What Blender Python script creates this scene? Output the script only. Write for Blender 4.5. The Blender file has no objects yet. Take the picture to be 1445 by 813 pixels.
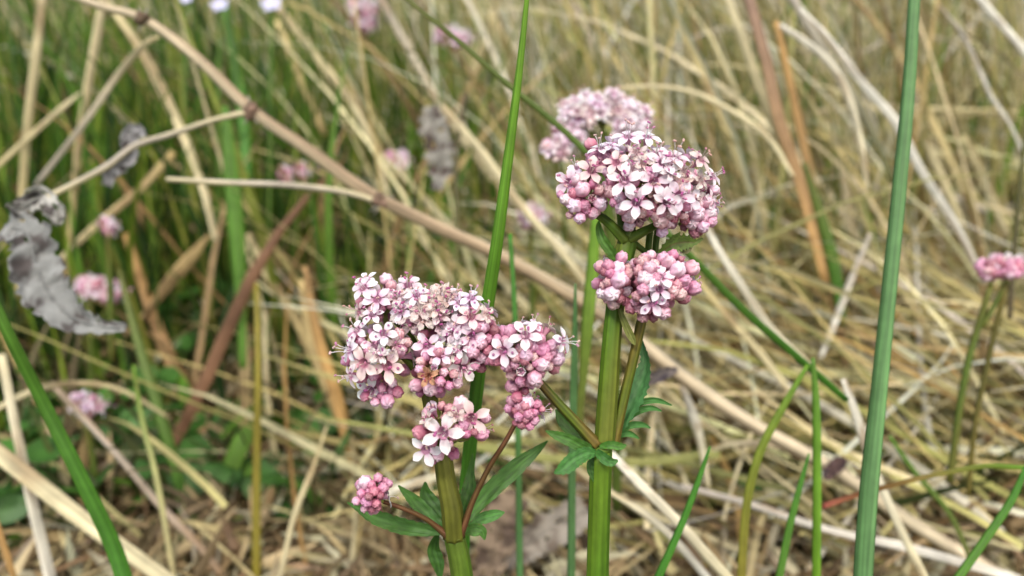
import bpy, math, random
import numpy as np
from mathutils import Vector, Matrix, noise
from math import sin, cos, pi, sqrt, exp

random.seed(7)
rng = np.random.default_rng(11)
sc = bpy.context.scene
R = math.radians

# ------------------------------------------------------------------ camera
CAM_H, PITCH, LENS = 0.26, R(25), 26.0
KX = 36.0 / LENS / 1445.0
CAM = Vector((0, 0, CAM_H))
FW = Vector((0, cos(PITCH), -sin(PITCH))); UP = Vector((0, sin(PITCH), cos(PITCH))); RT = Vector((1, 0, 0))
cam_data = bpy.data.cameras.new('camera')
cam = bpy.data.objects.new('camera', cam_data)
sc.collection.objects.link(cam); sc.camera = cam
cam.location = CAM; cam.rotation_euler = (pi / 2 - PITCH, 0, 0)
cam_data.lens = LENS; cam_data.sensor_width = 36
cam_data.clip_start = 0.005; cam_data.clip_end = 900
cam_data.dof.use_dof = True
cam_data.dof.focus_distance = 0.151
cam_data.dof.aperture_fstop = 9.8

# ------------------------------------------------------------------ light: bright overcast daylight
SUN_EL, SUN_AZ = R(58), R(-35)       # high, behind the left shoulder
world = bpy.data.worlds.new('World'); sc.world = world; world.use_nodes = True
wn = world.node_tree
sky = wn.nodes.new('ShaderNodeTexSky'); sky.sky_type = 'NISHITA'; sky.sun_disc = False
sky.sun_elevation = SUN_EL; sky.sun_rotation = pi + SUN_AZ
sky.air_density = 1.0; sky.dust_density = 5.0; sky.ozone_density = 0.6
bg = wn.nodes['Background']; bg.inputs['Strength'].default_value = 0.12
wn.links.new(sky.outputs[0], bg.inputs[0])
sd = bpy.data.lights.new('sun', 'SUN'); sd.energy = 1.5; sd.angle = R(11); sd.color = (1.0, 0.96, 0.90)
sun = bpy.data.objects.new('sun', sd); sc.collection.objects.link(sun)
sdir = Vector((sin(SUN_AZ) * cos(SUN_EL), -cos(SUN_AZ) * cos(SUN_EL), sin(SUN_EL)))
sun.rotation_euler = sdir.to_track_quat('Z', 'Y').to_euler(); sun.location = (0, 0, 3)
sc.view_settings.view_transform = 'Standard'; sc.view_settings.look = 'None'
sc.view_settings.gamma = 1; sc.view_settings.use_curve_mapping = False
sc.view_settings.exposure = 0.78
sc.cycles.use_denoising = True
sc.cycles.max_bounces = 6

# ------------------------------------------------------------------ helpers
def W(px, py, d):
    """point at camera depth d (metres) seen at photo pixel px,py; never below the ground"""
    px, py, d = float(px), float(py), float(d); y = -(py - 406.5) * KX
    k = -sin(PITCH) + y * cos(PITCH)
    if k < 0: d = min(d, (CAM_H - 0.003) / -k)
    return CAM + d * (FW + (px - 722.5) * KX * RT + y * UP)
def depth(p): return (p - CAM).dot(FW)
def PX(w, d): return w * KX * d

def link(o): sc.collection.objects.link(o); return o
def tag(o, label=None, cat=None, group=None, kind=None):
    for k, v in (('label', label), ('category', cat), ('group', group), ('kind', kind)):
        if v: o[k] = v
    return o

def crom(pts, n=6):
    """Catmull-Rom through a list of tuples, n samples a span"""
    P = [np.array(p, float) for p in pts]
    if len(P) == 2: return [tuple(P[0] * (1 - t) + P[1] * t) for t in np.linspace(0, 1, n + 1)]
    P = [2 * P[0] - P[1]] + P + [2 * P[-1] - P[-2]]
    out = []
    for i in range(1, len(P) - 2):
        for t in np.linspace(0, 1, n, endpoint=False):
            out.append(0.5 * ((2 * P[i]) + (P[i + 1] - P[i - 1]) * t + (2 * P[i - 1] - 5 * P[i] + 4 * P[i + 1] - P[i + 2]) * t * t
                       + (-P[i - 1] + 3 * P[i] - 3 * P[i + 1] + P[i + 2]) * t ** 3))
    out.append(P[-2])
    return [tuple(o) for o in out]

class MB:
    """collects vertices, faces, colours and uvs of one mesh"""
    def __init__(s): s.v = []; s.f = []; s.c = []; s.uv = []
    def add(s, vs, fs, cs, uvs=None):
        b = len(s.v)
        s.v += [tuple(v) for v in vs]; s.c += [tuple(c) for c in cs]
        s.uv += list(uvs) if uvs else [(0.0, 0.0)] * len(vs)
        s.f += [tuple(b + i for i in f) for f in fs]
    def mesh(s, name, mat, origin=None, smooth=True):
        me = bpy.data.meshes.new(name)
        vs = s.v if origin is None else [tuple(Vector(v) - origin) for v in s.v]
        me.from_pydata(vs, [], s.f)
        me.polygons.foreach_set('use_smooth', [smooth] * len(me.polygons))
        a = me.color_attributes.new('Col', 'FLOAT_COLOR', 'POINT')
        a.data.foreach_set('color', [x for c in s.c for x in (c[0], c[1], c[2], 1.0)])
        uvl = me.uv_layers.new(name='UVMap')
        li = np.empty(len(me.loops), dtype=np.int32); me.loops.foreach_get('vertex_index', li)
        uvl.data.foreach_set('uv', np.array(s.uv, dtype=np.float32)[li].ravel())
        me.materials.append(mat); me.update()
        return me
    def obj(s, name, mat, origin=None, parent=None, loc=None, smooth=True):
        o = bpy.data.objects.new(name, s.mesh(name, mat, origin, smooth)); link(o)
        if parent: o.parent = parent
        if loc is not None: o.location = loc
        return o

def lerp(a, b, t): return tuple(a[i] * (1 - t) + b[i] * t for i in range(len(a)))
def mul(c, k): return tuple(min(1.0, x * k) for x in c)

def tube(mb, pts, rad, col, n=8, ribs=0, ribd=0.0, flat=1.0, face=None, roll=0.0, cap=True, ccol=None):
    """pts: Vectors; rad: per point radius; col: function(t along, a round)->rgb; flat: thickness/width"""
    N = len(pts); vs = []; cs = []; uvs = []; L = 0
    face = face or (CAM - pts[N // 2])
    for i, p in enumerate(pts):
        t = (pts[min(i + 1, N - 1)] - pts[max(i - 1, 0)]).normalized()
        if i: L += (pts[i] - pts[i - 1]).length
        nf = (face - t * face.dot(t)).normalized(); sd_ = t.cross(nf)
        rr = roll if not callable(roll) else roll(i / (N - 1))
        a_, b_ = sd_ * cos(rr) + nf * sin(rr), nf * cos(rr) - sd_ * sin(rr)
        for k in range(n):
            an = 2 * pi * k / n
            m = 1 + (ribd * cos(ribs * an) if ribs else 0)
            vs.append(p + (a_ * cos(an) + b_ * sin(an) * flat) * rad[i] * m)
            c = col(i / (N - 1), an)
            cs.append(mul(c, 1 + (0.8 * ribd * cos(ribs * an) * 2 if ribs else 0)))
            uvs.append((k / n, L))
    fs = [(i * n + k, i * n + (k + 1) % n, (i + 1) * n + (k + 1) % n, (i + 1) * n + k) for i in range(N - 1) for k in range(n)]
    if cap:
        fs.append(tuple(range(n - 1, -1, -1))); fs.append(tuple((N - 1) * n + k for k in range(n)))
    mb.add(vs, fs, cs, uvs)

def ball(mb, p, r, col, axis=Vector((0, 0, 1)), stretch=1.0, n=8, m=5):
    q = axis.to_track_quat('Z', 'Y'); vs = []; cs = []
    for i in range(m + 1):
        th = pi * i / m
        for k in range(n):
            ph = 2 * pi * k / n
            vs.append(p + q @ Vector((r * sin(th) * cos(ph), r * sin(th) * sin(ph), r * stretch * cos(th)))); cs.append(col)
    fs = [(i * n + k, (i + 1) * n + k, (i + 1) * n + (k + 1) % n, i * n + (k + 1) % n) for i in range(m) for k in range(n)]
    mb.add(vs, fs, cs)

# ------------------------------------------------------------------ materials
def nodemat(name, rough=0.6, trans=0.0, streak=None, bump=0.0, noise_scale=0.0, noise_amt=0.0, sss=0.0, spec=0.4, objcol=False, sheen=0.0):
    m = bpy.data.materials.new(name); m.use_nodes = True
    nt = m.node_tree; N = nt.nodes; Lk = nt.links
    b = N['Principled BSDF']; out = N['Material Output']
    at = N.new('ShaderNodeVertexColor'); at.layer_name = 'Col'
    colr = at.outputs['Color']
    def mulc(c, fac_out, lo, hi):
        mr = N.new('ShaderNodeMapRange'); mr.inputs['From Min'].default_value = 0.3; mr.inputs['From Max'].default_value = 0.7
        mr.inputs['To Min'].default_value = lo; mr.inputs['To Max'].default_value = hi
        Lk.new(fac_out, mr.inputs['Value'])
        vm = N.new('ShaderNodeVectorMath'); vm.operation = 'SCALE'
        Lk.new(c, vm.inputs[0]); Lk.new(mr.outputs[0], vm.inputs['Scale'])
        return vm.outputs[0]
    if streak:
        uv = N.new('ShaderNodeUVMap'); mp = N.new('ShaderNodeMapping'); mp.inputs['Scale'].default_value = (streak[0], streak[1], 1)
        nz = N.new('ShaderNodeTexNoise'); nz.inputs['Scale'].default_value = 1.0; nz.inputs['Detail'].default_value = 4
        oi = N.new('ShaderNodeObjectInfo'); ad = N.new('ShaderNodeVectorMath'); ad.operation = 'ADD'
        Lk.new(uv.outputs[0], mp.inputs[0]); Lk.new(mp.outputs[0], ad.inputs[0]); Lk.new(oi.outputs['Random'], ad.inputs[1])
        Lk.new(ad.outputs[0], nz.inputs['Vector'])
        colr = mulc(colr, nz.outputs['Fac'], 1 - streak[2], 1 + streak[2])
        if bump:
            bp = N.new('ShaderNodeBump'); bp.inputs['Strength'].default_value = bump; bp.inputs['Distance'].default_value = 0.0004
            Lk.new(nz.outputs['Fac'], bp.inputs['Height']); Lk.new(bp.outputs[0], b.inputs['Normal'])
    if noise_amt:
        tc = N.new('ShaderNodeTexCoord'); n2 = N.new('ShaderNodeTexNoise'); n2.inputs['Scale'].default_value = noise_scale; n2.inputs['Detail'].default_value = 3
        Lk.new(tc.outputs['Object'], n2.inputs['Vector'])
        colr = mulc(colr, n2.outputs['Fac'], 1 - noise_amt, 1 + noise_amt)
        if bump and not streak:
            bp = N.new('ShaderNodeBump'); bp.inputs['Strength'].default_value = bump; bp.inputs['Distance'].default_value = 0.0004
            Lk.new(n2.outputs['Fac'], bp.inputs['Height']); Lk.new(bp.outputs[0], b.inputs['Normal'])
    if objcol:
        oi2 = N.new('ShaderNodeObjectInfo'); vm = N.new('ShaderNodeVectorMath'); vm.operation = 'MULTIPLY'
        Lk.new(colr, vm.inputs[0]); Lk.new(oi2.outputs['Color'], vm.inputs[1]); colr = vm.outputs[0]
    Lk.new(colr, b.inputs['Base Color'])
    b.inputs['Roughness'].default_value = rough
    b.inputs['Specular IOR Level'].default_value = spec
    if sss:
        b.inputs['Subsurface Weight'].default_value = sss; b.inputs['Subsurface Radius'].default_value = (1, 0.6, 0.7)
        b.inputs['Subsurface Scale'].default_value = 0.0006
    if trans:
        tr = N.new('ShaderNodeBsdfTranslucent'); mx = N.new('ShaderNodeMixShader'); mx.inputs[0].default_value = trans
        Lk.new(colr, tr.inputs[0]); Lk.new(b.outputs[0], mx.inputs[1]); Lk.new(tr.outputs[0], mx.inputs[2]); Lk.new(mx.outputs[0], out.inputs['Surface'])
    return m

M_PETAL = nodemat('petal', 0.55, trans=0.22, noise_scale=900, noise_amt=0.06, bump=0.25, objcol=True, spec=0.3)
M_FADED = nodemat('faded_petal', 0.6, trans=0.35, noise_scale=1400, noise_amt=0.16, bump=0.6, objcol=True, spec=0.35)
M_BUD = nodemat('bud', 0.42, noise_scale=1100, noise_amt=0.12, bump=0.3, sss=0.25, objcol=True, spec=0.45)
M_STEM = nodemat('stem', 0.5, streak=(9, 55, 0.24), bump=0.4, spec=0.22, noise_scale=330, noise_amt=0.13)
M_LEAF = nodemat('leaf', 0.5, trans=0.25, streak=(7, 240, 0.25), bump=0.5, spec=0.4)
M_STRAW = nodemat('straw', 0.65, streak=(9, 22, 0.36), bump=0.5, spec=0.25, noise_scale=120, noise_amt=0.14)
M_RUSH = nodemat('rush', 0.5, trans=0.0, streak=(16, 22, 0.26), bump=0.4, spec=0.22, noise_scale=260, noise_amt=0.10)
M_DEAD = nodemat('dead_leaf', 0.8, trans=0.15, noise_scale=160, noise_amt=0.25, bump=0.35, spec=0.2)
M_MASS = nodemat('grass_mass', 0.6, trans=0.2, noise_scale=90, noise_amt=0.22, spec=0.25)

# ------------------------------------------------------------------ flower meshes (real size, metres; axis +Z)
MM = 0.001
def make_flower(seed, cup=0.3, recurve=0.5, faded=False, half=False, stamens=3, long=2.4):
    r_ = random.Random(seed); mb = MB()
    white, pinkw, throat, outer = (0.86, 0.82, 0.85), (0.79, 0.65, 0.72), (0.58, 0.28, 0.43), (0.66, 0.38, 0.50)
    if faded: white, pinkw, throat, outer = (0.87, 0.81, 0.78), (0.83, 0.71, 0.70), (0.72, 0.50, 0.52), (0.74, 0.56, 0.58)
    # funnel tube
    vs = []; cs = []; n = 10; prof = [(-3.3, .30), (-2.4, .38), (-1.4, .58), (-.6, .86), (0.0, 1.05)]
    for z, r in prof:
        for k in range(n):
            a = 2 * pi * k / n; m = 1 + 0.07 * cos(5 * a)
            vs.append((r * m * cos(a) * MM, r * m * sin(a) * MM, z * MM)); cs.append(lerp(outer, throat, (z + 3.3) / 3.3))
    fs = [(i * n + k, i * n + (k + 1) % n, (i + 1) * n + (k + 1) % n, (i + 1) * n + k) for i in range(4) for k in range(n)]
    mb.add(vs, fs, cs)
    # throat floor
    vs = [(0, 0, -1.3 * MM)] + [(.66 * cos(2 * pi * k / n) * MM, .66 * sin(2 * pi * k / n) * MM, -1.15 * MM) for k in range(n)]
    mb.add(vs, [(0, 1 + k, 1 + (k + 1) % n) for k in range(n)], [mul(throat, .55)] + [mul(throat, .7)] * n)
    U, V = 8, 7
    for j in range(5):
        a0 = 2 * pi * j / 5 + r_.uniform(-.09, .09)
        Lp = r_.uniform(2.15, 2.6) * (0.8 if faded else 1); wd = r_.uniform(.92, 1.08) * (0.85 if faded else 1)
        cupj = cup + r_.uniform(-.15, .2); rec = recurve + r_.uniform(-.25, .35); tw = r_.uniform(-.28, .28) * (3.0 if faded else 1)
        if faded: rec = r_.uniform(-1.8, 1.6)
        vs = []; cs = []
        for i in range(U):
            u = i / (U - 1)
            for k in range(V):
                v = 2 * k / (V - 1) - 1
                w = wd * (max(0.0, sin(pi * (0.17 + 0.79 * u))) ** 0.6) * (0.74 + 0.34 * u)
                rr = .85 + u * Lp * (1 - .10 * v * v * u)
                z = cupj * sin(u * pi * .6) - rec * .55 * u * u + .24 * v * v * (1 - .4 * u) + tw * v * u * .7 - .07 * (1 - abs(v)) * sin(u * pi)
                if half:
                    ang = 1.35 - 0.9 * u * (0.3 + 0.7 * (1 - half)); rr = .95 + u * Lp * .55 * (1 - .9 * half * u); z = u * Lp * .75 * half + .1
                    w *= .95
                x, y = rr, v * w
                if faded:
                    x += .25 * sin(5 * v + 7 * u + j); z += .22 * sin(9 * v + j * 2 + 5 * u) + .12 * sin(17 * v)
                z += .05 * noise.noise(Vector((x * 1.5 + seed, y * 1.5, j)))
                vs.append(((x * cos(a0) - y * sin(a0)) * MM, (x * sin(a0) + y * cos(a0)) * MM, z * MM))
                c = lerp(throat, pinkw, min(1, u / .2)) if u < .2 else lerp(pinkw, white, min(1, (u - .2) / .45))
                if not faded: c = lerp(c, white, .35 * abs(v)); c = mul(c, 1 - .05 * (abs(v) < .15))
                cs.append(c)
        fs = [(i * V + k, i * V + k + 1, (i + 1) * V + k + 1, (i + 1) * V + k) for i in range(U - 1) for k in range(V - 1)]
        mb.add(vs, fs, cs)
        if not faded and r_.random() < .05:      # purple fleck of pollen on a lobe
            p = Vector((2.0 * cos(a0), 2.0 * sin(a0), .35 + cupj * .8)) * MM
            ball(mb, p, .30 * MM, (.42, .16, .32), stretch=.6, n=6, m=4)
    for s in range(stamens):
        a = 2 * pi * s / max(1, stamens) + r_.uniform(-.6, .6); sp = r_.uniform(.35, 1.0)
        ln = long * r_.uniform(.75, 1.15)
        pts = [Vector((.3 * cos(a), .3 * sin(a), -1.0)), Vector((.45 * cos(a), .45 * sin(a), .3)), Vector((.6 * sp * cos(a) * 1.3, .6 * sp * sin(a) * 1.3, ln * .6)),
               Vector((sp * 1.5 * cos(a), sp * 1.5 * sin(a), ln))]
        pts = [p * MM for p in pts]
        tube(mb, pts, [.085 * MM] * 4, lambda t, q: (.86, .80, .80), n=4, face=Vector((1, .2, .1)))
        acol = r_.choice([(.62, .26, .42), (.68, .36, .48), (.74, .50, .46), (.50, .13, .33)])
        ax = Vector((cos(a + 1), sin(a + 1), .3)).normalized()
        ball(mb, pts[-1] + ax * .14 * MM, .27 * MM, acol, ax, 1.15, n=6, m=4); ball(mb, pts[-1] - ax * .2 * MM, .25 * MM, mul(acol, .9), ax, 1.1, n=6, m=4)
    return mb

def make_bud(seed, white=0.5, opening=0.0):
    """unit bud: radius 1 mm, closed lobes folded over each other at the tip, narrowing to the tube behind"""
    r_ = random.Random(seed); mb = MB(); n, m = 20, 12; tw = r_.uniform(.5, 1.0); ph0 = r_.uniform(0, 6)
    tipc, side, base = lerp((.60, .29, .40), (.84, .75, .80), white), lerp((.48, .15, .26), (.70, .42, .52), white), (.27, .045, .11)
    vs = []; cs = []
    for i in range(m + 1):
        th = pi * .93 * i / m
        for k in range(n):
            ph = 2 * pi * k / n
            q = ((ph + tw * th * .9 + ph0) / (2 * pi) * 5) % 1.0; dq = min(q, 1 - q)       # 0 at a seam
            crease = exp(-(dq / .13) ** 2) * max(0, 1 - th / 1.9) * min(1, th / .25)
            r = 1 + .085 * cos(2 * pi * (q - .5)) * sin(th) * (1 if th < 1.7 else .3) - .20 * crease
            r *= 1 + .16 * noise.noise(Vector((sin(th) * cos(ph), sin(th) * sin(ph), cos(th))) * 1.7 + Vector((seed, 0, 0)))
            if th > pi * .62: r *= 1 - .12 * (th - pi * .62)
            z = cos(th) * r * (1.0 if th < pi / 2 else 1.25)
            z -= .10 * exp(-(th / .3) ** 2)
            vs.append((sin(th) * cos(ph) * r * MM, sin(th) * sin(ph) * r * MM, z * MM))
            t = th / pi
            c = lerp(tipc, side, min(1, t / .48)) if t < .48 else lerp(side, base, min(1, (t - .48) / .3))
            cs.append(lerp(c, base, .45 * crease))  # magenta of the base, deepened there and in the creases as painted occlusion
    fs = [(i * n + k, (i + 1) * n + k, (i + 1) * n + (k + 1) % n, i * n + (k + 1) % n) for i in range(m) for k in range(n)]
    fs.append(tuple(range(n)))
    mb.add(vs, fs, cs)
    tube(mb, [Vector((0, 0, -1.0)) * MM, Vector((0, 0, -1.7)) * MM, Vector((0, 0, -2.6)) * MM], [.5 * MM, .36 * MM, .30 * MM],
         lambda t, a: lerp((.45, .12, .24), (.30, .22, .12), t), n=7, face=Vector((1, 0, 0)))
    return mb

FLOWERS = {'o': [make_flower(10 + i, cup=.30 + .1 * (i % 3), recurve=.3 + .25 * (i % 2), stamens=(2, 3, 3, 1, 3, 2)[i], long=(1.6, 2.6, 3.0, 2.2, 2.8, 1.8)[i]).mesh('flower', M_PETAL) for i in range(6)],
           's': [make_flower(30 + i, cup=.1, recurve=.9, stamens=3, long=3.5).mesh('flower', M_PETAL) for i in range(4)],
           'f': [make_flower(50 + i, faded=True, stamens=3, long=1.9).mesh('flower', M_FADED) for i in range(5)],
           'h': [make_flower(70 + i, half=.85, stamens=3, long=.7).mesh('flower', M_PETAL) for i in range(2)]}
BUDS = {'w': [make_bud(i, 1.0).mesh('bud', M_BUD) for i in range(3)], 'p': [make_bud(10 + i, (.45, .7, .3, .6, .5, .8)[i]).mesh('bud', M_BUD) for i in range(6)],
        'm': [make_bud(20 + i, .1 * i).mesh('bud', M_BUD) for i in range(3)]}

def orient(d, spin):
    return (d.to_track_quat('Z', 'Y').to_matrix() @ Matrix.Rotation(spin, 3, 'Z')).to_euler()

def tint(kind, b=1.0):
    j = random.uniform
    k = j(.92, 1.06) * b
    if kind == 'd': return (.86 * k, .80 * k, .68 * k, 1)                     # dull, tan-pink small bud
    if kind == 'k': return (.62 * k, .50 * k, .45 * k, 1)
    if kind == 'b': return (.78, .50, .30, 1)                                  # brown wilted
    if kind == 't': return (1.0 * k, .96 * k, .91 * k, 1)
    if random.random() < .13: return (.93 * k, .82 * k, .74 * k, 1)           # going over, faintly tan
    return (min(1, k * j(.98, 1.03)), k * j(.90, 1.05), k * j(.94, 1.03), 1)

def cluster(plant, origin, base, centre, rad, flowers, buds, back=0, stemcol=(.20, .24, .06), size=1.0, branch_r=.45, name='flower_cluster', label=None, rz=None, dusk=0.0):
    """one cyme: base, centre = (px,py,d); rad = (rx,ry) in px. flowers: (px,py,diam px,kind,[fx,fy]); buds: (px,py,r px,kind)"""
    cx, cy, cd = centre; rx, ry = rad; P0 = W(*base); C0 = W(cx, cy, cd)
    rzm = PX(rz if rz else (rx + ry) / 2, cd)
    mb = MB(); items = []
    hub = P0.lerp(C0, .45)
    def place(px, py, bulge=1.0):
        ex, ey = (px - cx) / rx, (py - cy) / ry; q = ex * ex + ey * ey
        return W(px, py, cd - rzm * sqrt(max(.04, 1 - q)) * bulge), ex, ey
    for f in flowers:
        px, py, dm, kind = f[:4]; p, ex, ey = place(px, py)
        if len(f) > 4: fx, fy = f[4]
        else: fx, fy = ex * .75 + random.uniform(-.15, .15), -ey * .75 + .25 + random.uniform(-.1, .15)
        d = (RT * fx + UP * fy - FW).normalized()
        if len(f) > 5: d = (RT * fx + UP * fy - FW * f[5]).normalized()
        s = PX(dm, cd) / (5.9 * MM) * size
        p = p - FW * .0006 + d * random.uniform(-.9, 1.1) * MM + (d * .8 * MM if kind == 's' else d * 0)
        items.append(('flower', random.choice(FLOWERS[{'t': 'f', 'b': 'f', 'q': 'f'}.get(kind, kind)]), p, d, s, tint(kind), 3.2 * MM * s))
    for b in buds:
        px, py, r, kind = b[:4]
        if kind == 'p' and random.random() < dusk: kind = 'm'
        p, ex, ey = place(px, py, .92)
        fx, fy = ex * .9 + random.uniform(-.2, .2), -ey * .8 + .22 + random.uniform(-.15, .15)
        d = (RT * fx + UP * fy - FW).normalized()
        s = PX(r, cd) / MM * size * .95; p = p + d * random.uniform(-.9, .7) * MM
        items.append(('bud', random.choice(BUDS[{'d': 'p', 'k': 'm'}.get(kind, kind)]), p, d, s, tint(kind), 2.4 * MM * s))
    for i in range(back):                                    # the side turned away from us
        a = i * 2.39996; zz = (i + .5) / back
        e = Vector((cos(a) * sqrt(1 - zz * zz), sin(a) * sqrt(1 - zz * zz), zz))
        px, py = cx + e.x * rx * .86, cy - e.y * ry * .8
        p = W(px, py, cd + zz * rzm * .85)
        d = (RT * e.x + UP * (e.y + .2) + FW * (zz + .2)).normalized()
        if i % 3 == 0:
            s = PX(32, cd) / (5.9 * MM) * size; items.append(('flower', random.choice(FLOWERS['o']), p, d, s, tint('o'), 3 * MM * s))
        else:
            s = PX(9, cd) / MM * size; items.append(('bud', random.choice(BUDS['p']), p, d, s, tint('p'), 2.4 * MM * s))
    # stalks: a few limbs out of the base, a thin pedicel to every flower and bud
    limbs = []
    for k in range(6):
        a = k * 2.4; e = RT * cos(a) * PX(rx * .55, cd) + UP * (sin(a) * PX(ry * .45, cd)) - FW * PX(10, cd) * (1 if k % 2 else -1.5)
        limbs.append(C0 + e)
    tube(mb, [P0, P0.lerp(hub, .5), hub], [branch_r * 1.0 * MM * 1.3] * 3, lambda t, a: stemcol, n=7)
    for l in limbs: tube(mb, [hub, hub.lerp(l, .5) + UP * .0004, l], [branch_r * MM, branch_r * .8 * MM, branch_r * .6 * MM], lambda t, a: stemcol, n=6)
    for it in items:
        tail = it[2] - it[3] * it[6]
        l = min(limbs, key=lambda q: (q - tail).length)
        mid = l.lerp(tail, .6) - it[3] * .0006
        tube(mb, [l, mid, tail], [.34 * MM, .26 * MM, .28 * MM], lambda t, a: lerp(stemcol, (.34, .20, .12), t), n=5)
        if it[0] == 'bud' or random.random() < .5: ball(mb, tail, .38 * MM, (.24, .17, .07), it[3], 1.6, n=6, m=4)
    for k in range(9):
        it = random.choice(items); b0 = it[2] - it[3] * it[6] * .9; out = (b0 - C0).normalized(); out = (out + it[3] * .7 - UP * .3).normalized()
        l = random.uniform(1.2, 2.4) * MM; tube(mb, [b0, b0 + out * l * .5, b0 + out * l + UP * .3 * MM], [.30 * MM, .26 * MM, .04 * MM], lambda t, a: lerp((.11, .12, .03), (.14, .04, .05), t), n=5, flat=.3)
    o = mb.obj(name, M_STEM, origin=P0, parent=plant, loc=P0 - origin)
    if label: o['label'] = label
    for nm, me, p, d, s, colr, _ in items:
        c = bpy.data.objects.new(nm, me); link(c); c.parent = o; c.location = p - P0
        c.rotation_euler = orient(d, random.uniform(0, 6.28)); c.scale = (s * random.uniform(.95, 1.05), s * random.uniform(.95, 1.05), s * (random.uniform(.95, 1.22) if nm == 'bud' else random.uniform(.85, 1.1))); c.color = colr
    return o

def stem(plant, origin, path, col, col2=None, name='stem', n=24, ribs=8, ribd=.10, label=None, mat=None):
    """path: (px,py,d,w px); ribbed stem"""
    mb = MB(); s = crom(path, 7); pts = [W(*q[:3]) for q in s]; rad = [PX(q[3], q[2]) / 2 for q in s]
    c2 = col2 or col
    if mat is None: col, c2 = mul(col, .62), mul(c2, .62)
    tube(mb, pts, rad, lambda t, a: mul(lerp(col, c2, .5 + .5 * sin(a * 1.0 + 2.2 * t * 3)), 1), n=n, ribs=ribs, ribd=ribd)
    o = mb.obj(name, mat or M_STEM, origin=pts[0], parent=plant, loc=pts[0] - origin)
    if label: o['label'] = label
    return o

def leaf(plant, origin, path, col, col2=None, name='leaf', fold=.18, teeth=0.0, mat=None, curl=0.0, label=None, roll=0.0, crumple=0.0):
    """path: (px,py,d,w px) along the midrib, w is full width"""
    mb = MB(); s = crom(path, 8); pts = [W(*q[:3]) for q in s]; N = len(pts); V = 9; vs = []; cs = []; uvs = []; L = 0
    c2 = col2 or mul(col, 1.35); face = CAM - pts[N // 2]
    for i, p in enumerate(pts):
        t = (pts[min(i + 1, N - 1)] - pts[max(i - 1, 0)]).normalized()
        if i: L += (p - pts[i - 1]).length
        nf = (face - t * face.dot(t)).normalized(); sdv = t.cross(nf)
        rr = roll + curl * i / (N - 1); a_, b_ = sdv * cos(rr) + nf * sin(rr), nf * cos(rr) - sdv * sin(rr)
        hw = PX(s[i][3], s[i][2]) / 2 * (1 + teeth * (1 if i % 3 == 0 else -.4))
        for k in range(V):
            v = 2 * k / (V - 1) - 1
            z = fold * hw * (abs(v) ** 1.3) * 1.6 + .05 * hw * sin(i * 1.3 + v * 3) + crumple * hw * noise.noise(Vector((i * .35, v * 1.6, 3.1)))
            vs.append(p + a_ * v * hw + b_ * z)
            cv = mul(col, 1 + .22 * max(0, sin((i / (N - 1)) * 34 - abs(v) * 5)) ** 3 + .30 * noise.noise(Vector((i * .4, v * 2, path[0][0]))))
            if abs(v) > .9 and noise.noise(Vector((i * .7, v, path[1][0]))) > .25: cv = lerp(cv, (.16, .08, .03), .7)
            cs.append(lerp(c2, cv, min(1, abs(v) / .18)) if abs(v) < .18 else cv); uvs.append((v * .5 + .5, L))
    fs = [(i * V + k, i * V + k + 1, (i + 1) * V + k + 1, (i + 1) * V + k) for i in range(N - 1) for k in range(V - 1)]
    mb.add(vs, fs, cs, uvs)
    o = mb.obj(name, mat or M_LEAF, origin=pts[0], parent=plant, loc=None if plant is None else pts[0] - origin)
    if plant is None: o.location = pts[0]
    if label: o['label'] = label
    return o

def empty(name, loc, label, cat, group=None):
    o = bpy.data.objects.new(name, None); link(o); o.location = loc; o.empty_display_size = .01
    return tag(o, label, cat, group)

# ================================================================== the setting
def ground():
    ax = np.concatenate([-np.geomspace(2.2, 400, 14)[::-1], np.linspace(-2, 2, 110), np.geomspace(2.2, 400, 14)])
    n = len(ax); vs = []; cs = []
    for y in ax:
        for x in ax:
            q = Vector((x * 9, (y + 1.2) * 9, 0)); near = 1 if abs(x) < 2.1 and abs(y) < 2.1 else 0
            z = (.012 * noise.noise(q) + .006 * noise.noise(q * 3.3)) * near - .012
            vs.append((x, y + 1.2, z))
            k = noise.noise(q * .5) * .5 + .5; k2 = noise.noise(q * 2.7 + Vector((5, 0, 0))) * .5 + .5
            cs.append(lerp(lerp((.05, .04, .02), (.16, .12, .065), k2), (.05, .09, .02), .75 * k))
    fs = [(j * n + i, j * n + i + 1, (j + 1) * n + i + 1, (j + 1) * n + i) for j in range(n - 1) for i in range(n - 1)]
    mb = MB(); mb.add(vs, fs, cs)
    m = nodemat('soil', 0.95, noise_scale=60, noise_amt=0.5, bump=1.0, spec=0.1)
    return tag(mb.obj('ground', m), kind='structure')
ground()

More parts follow.
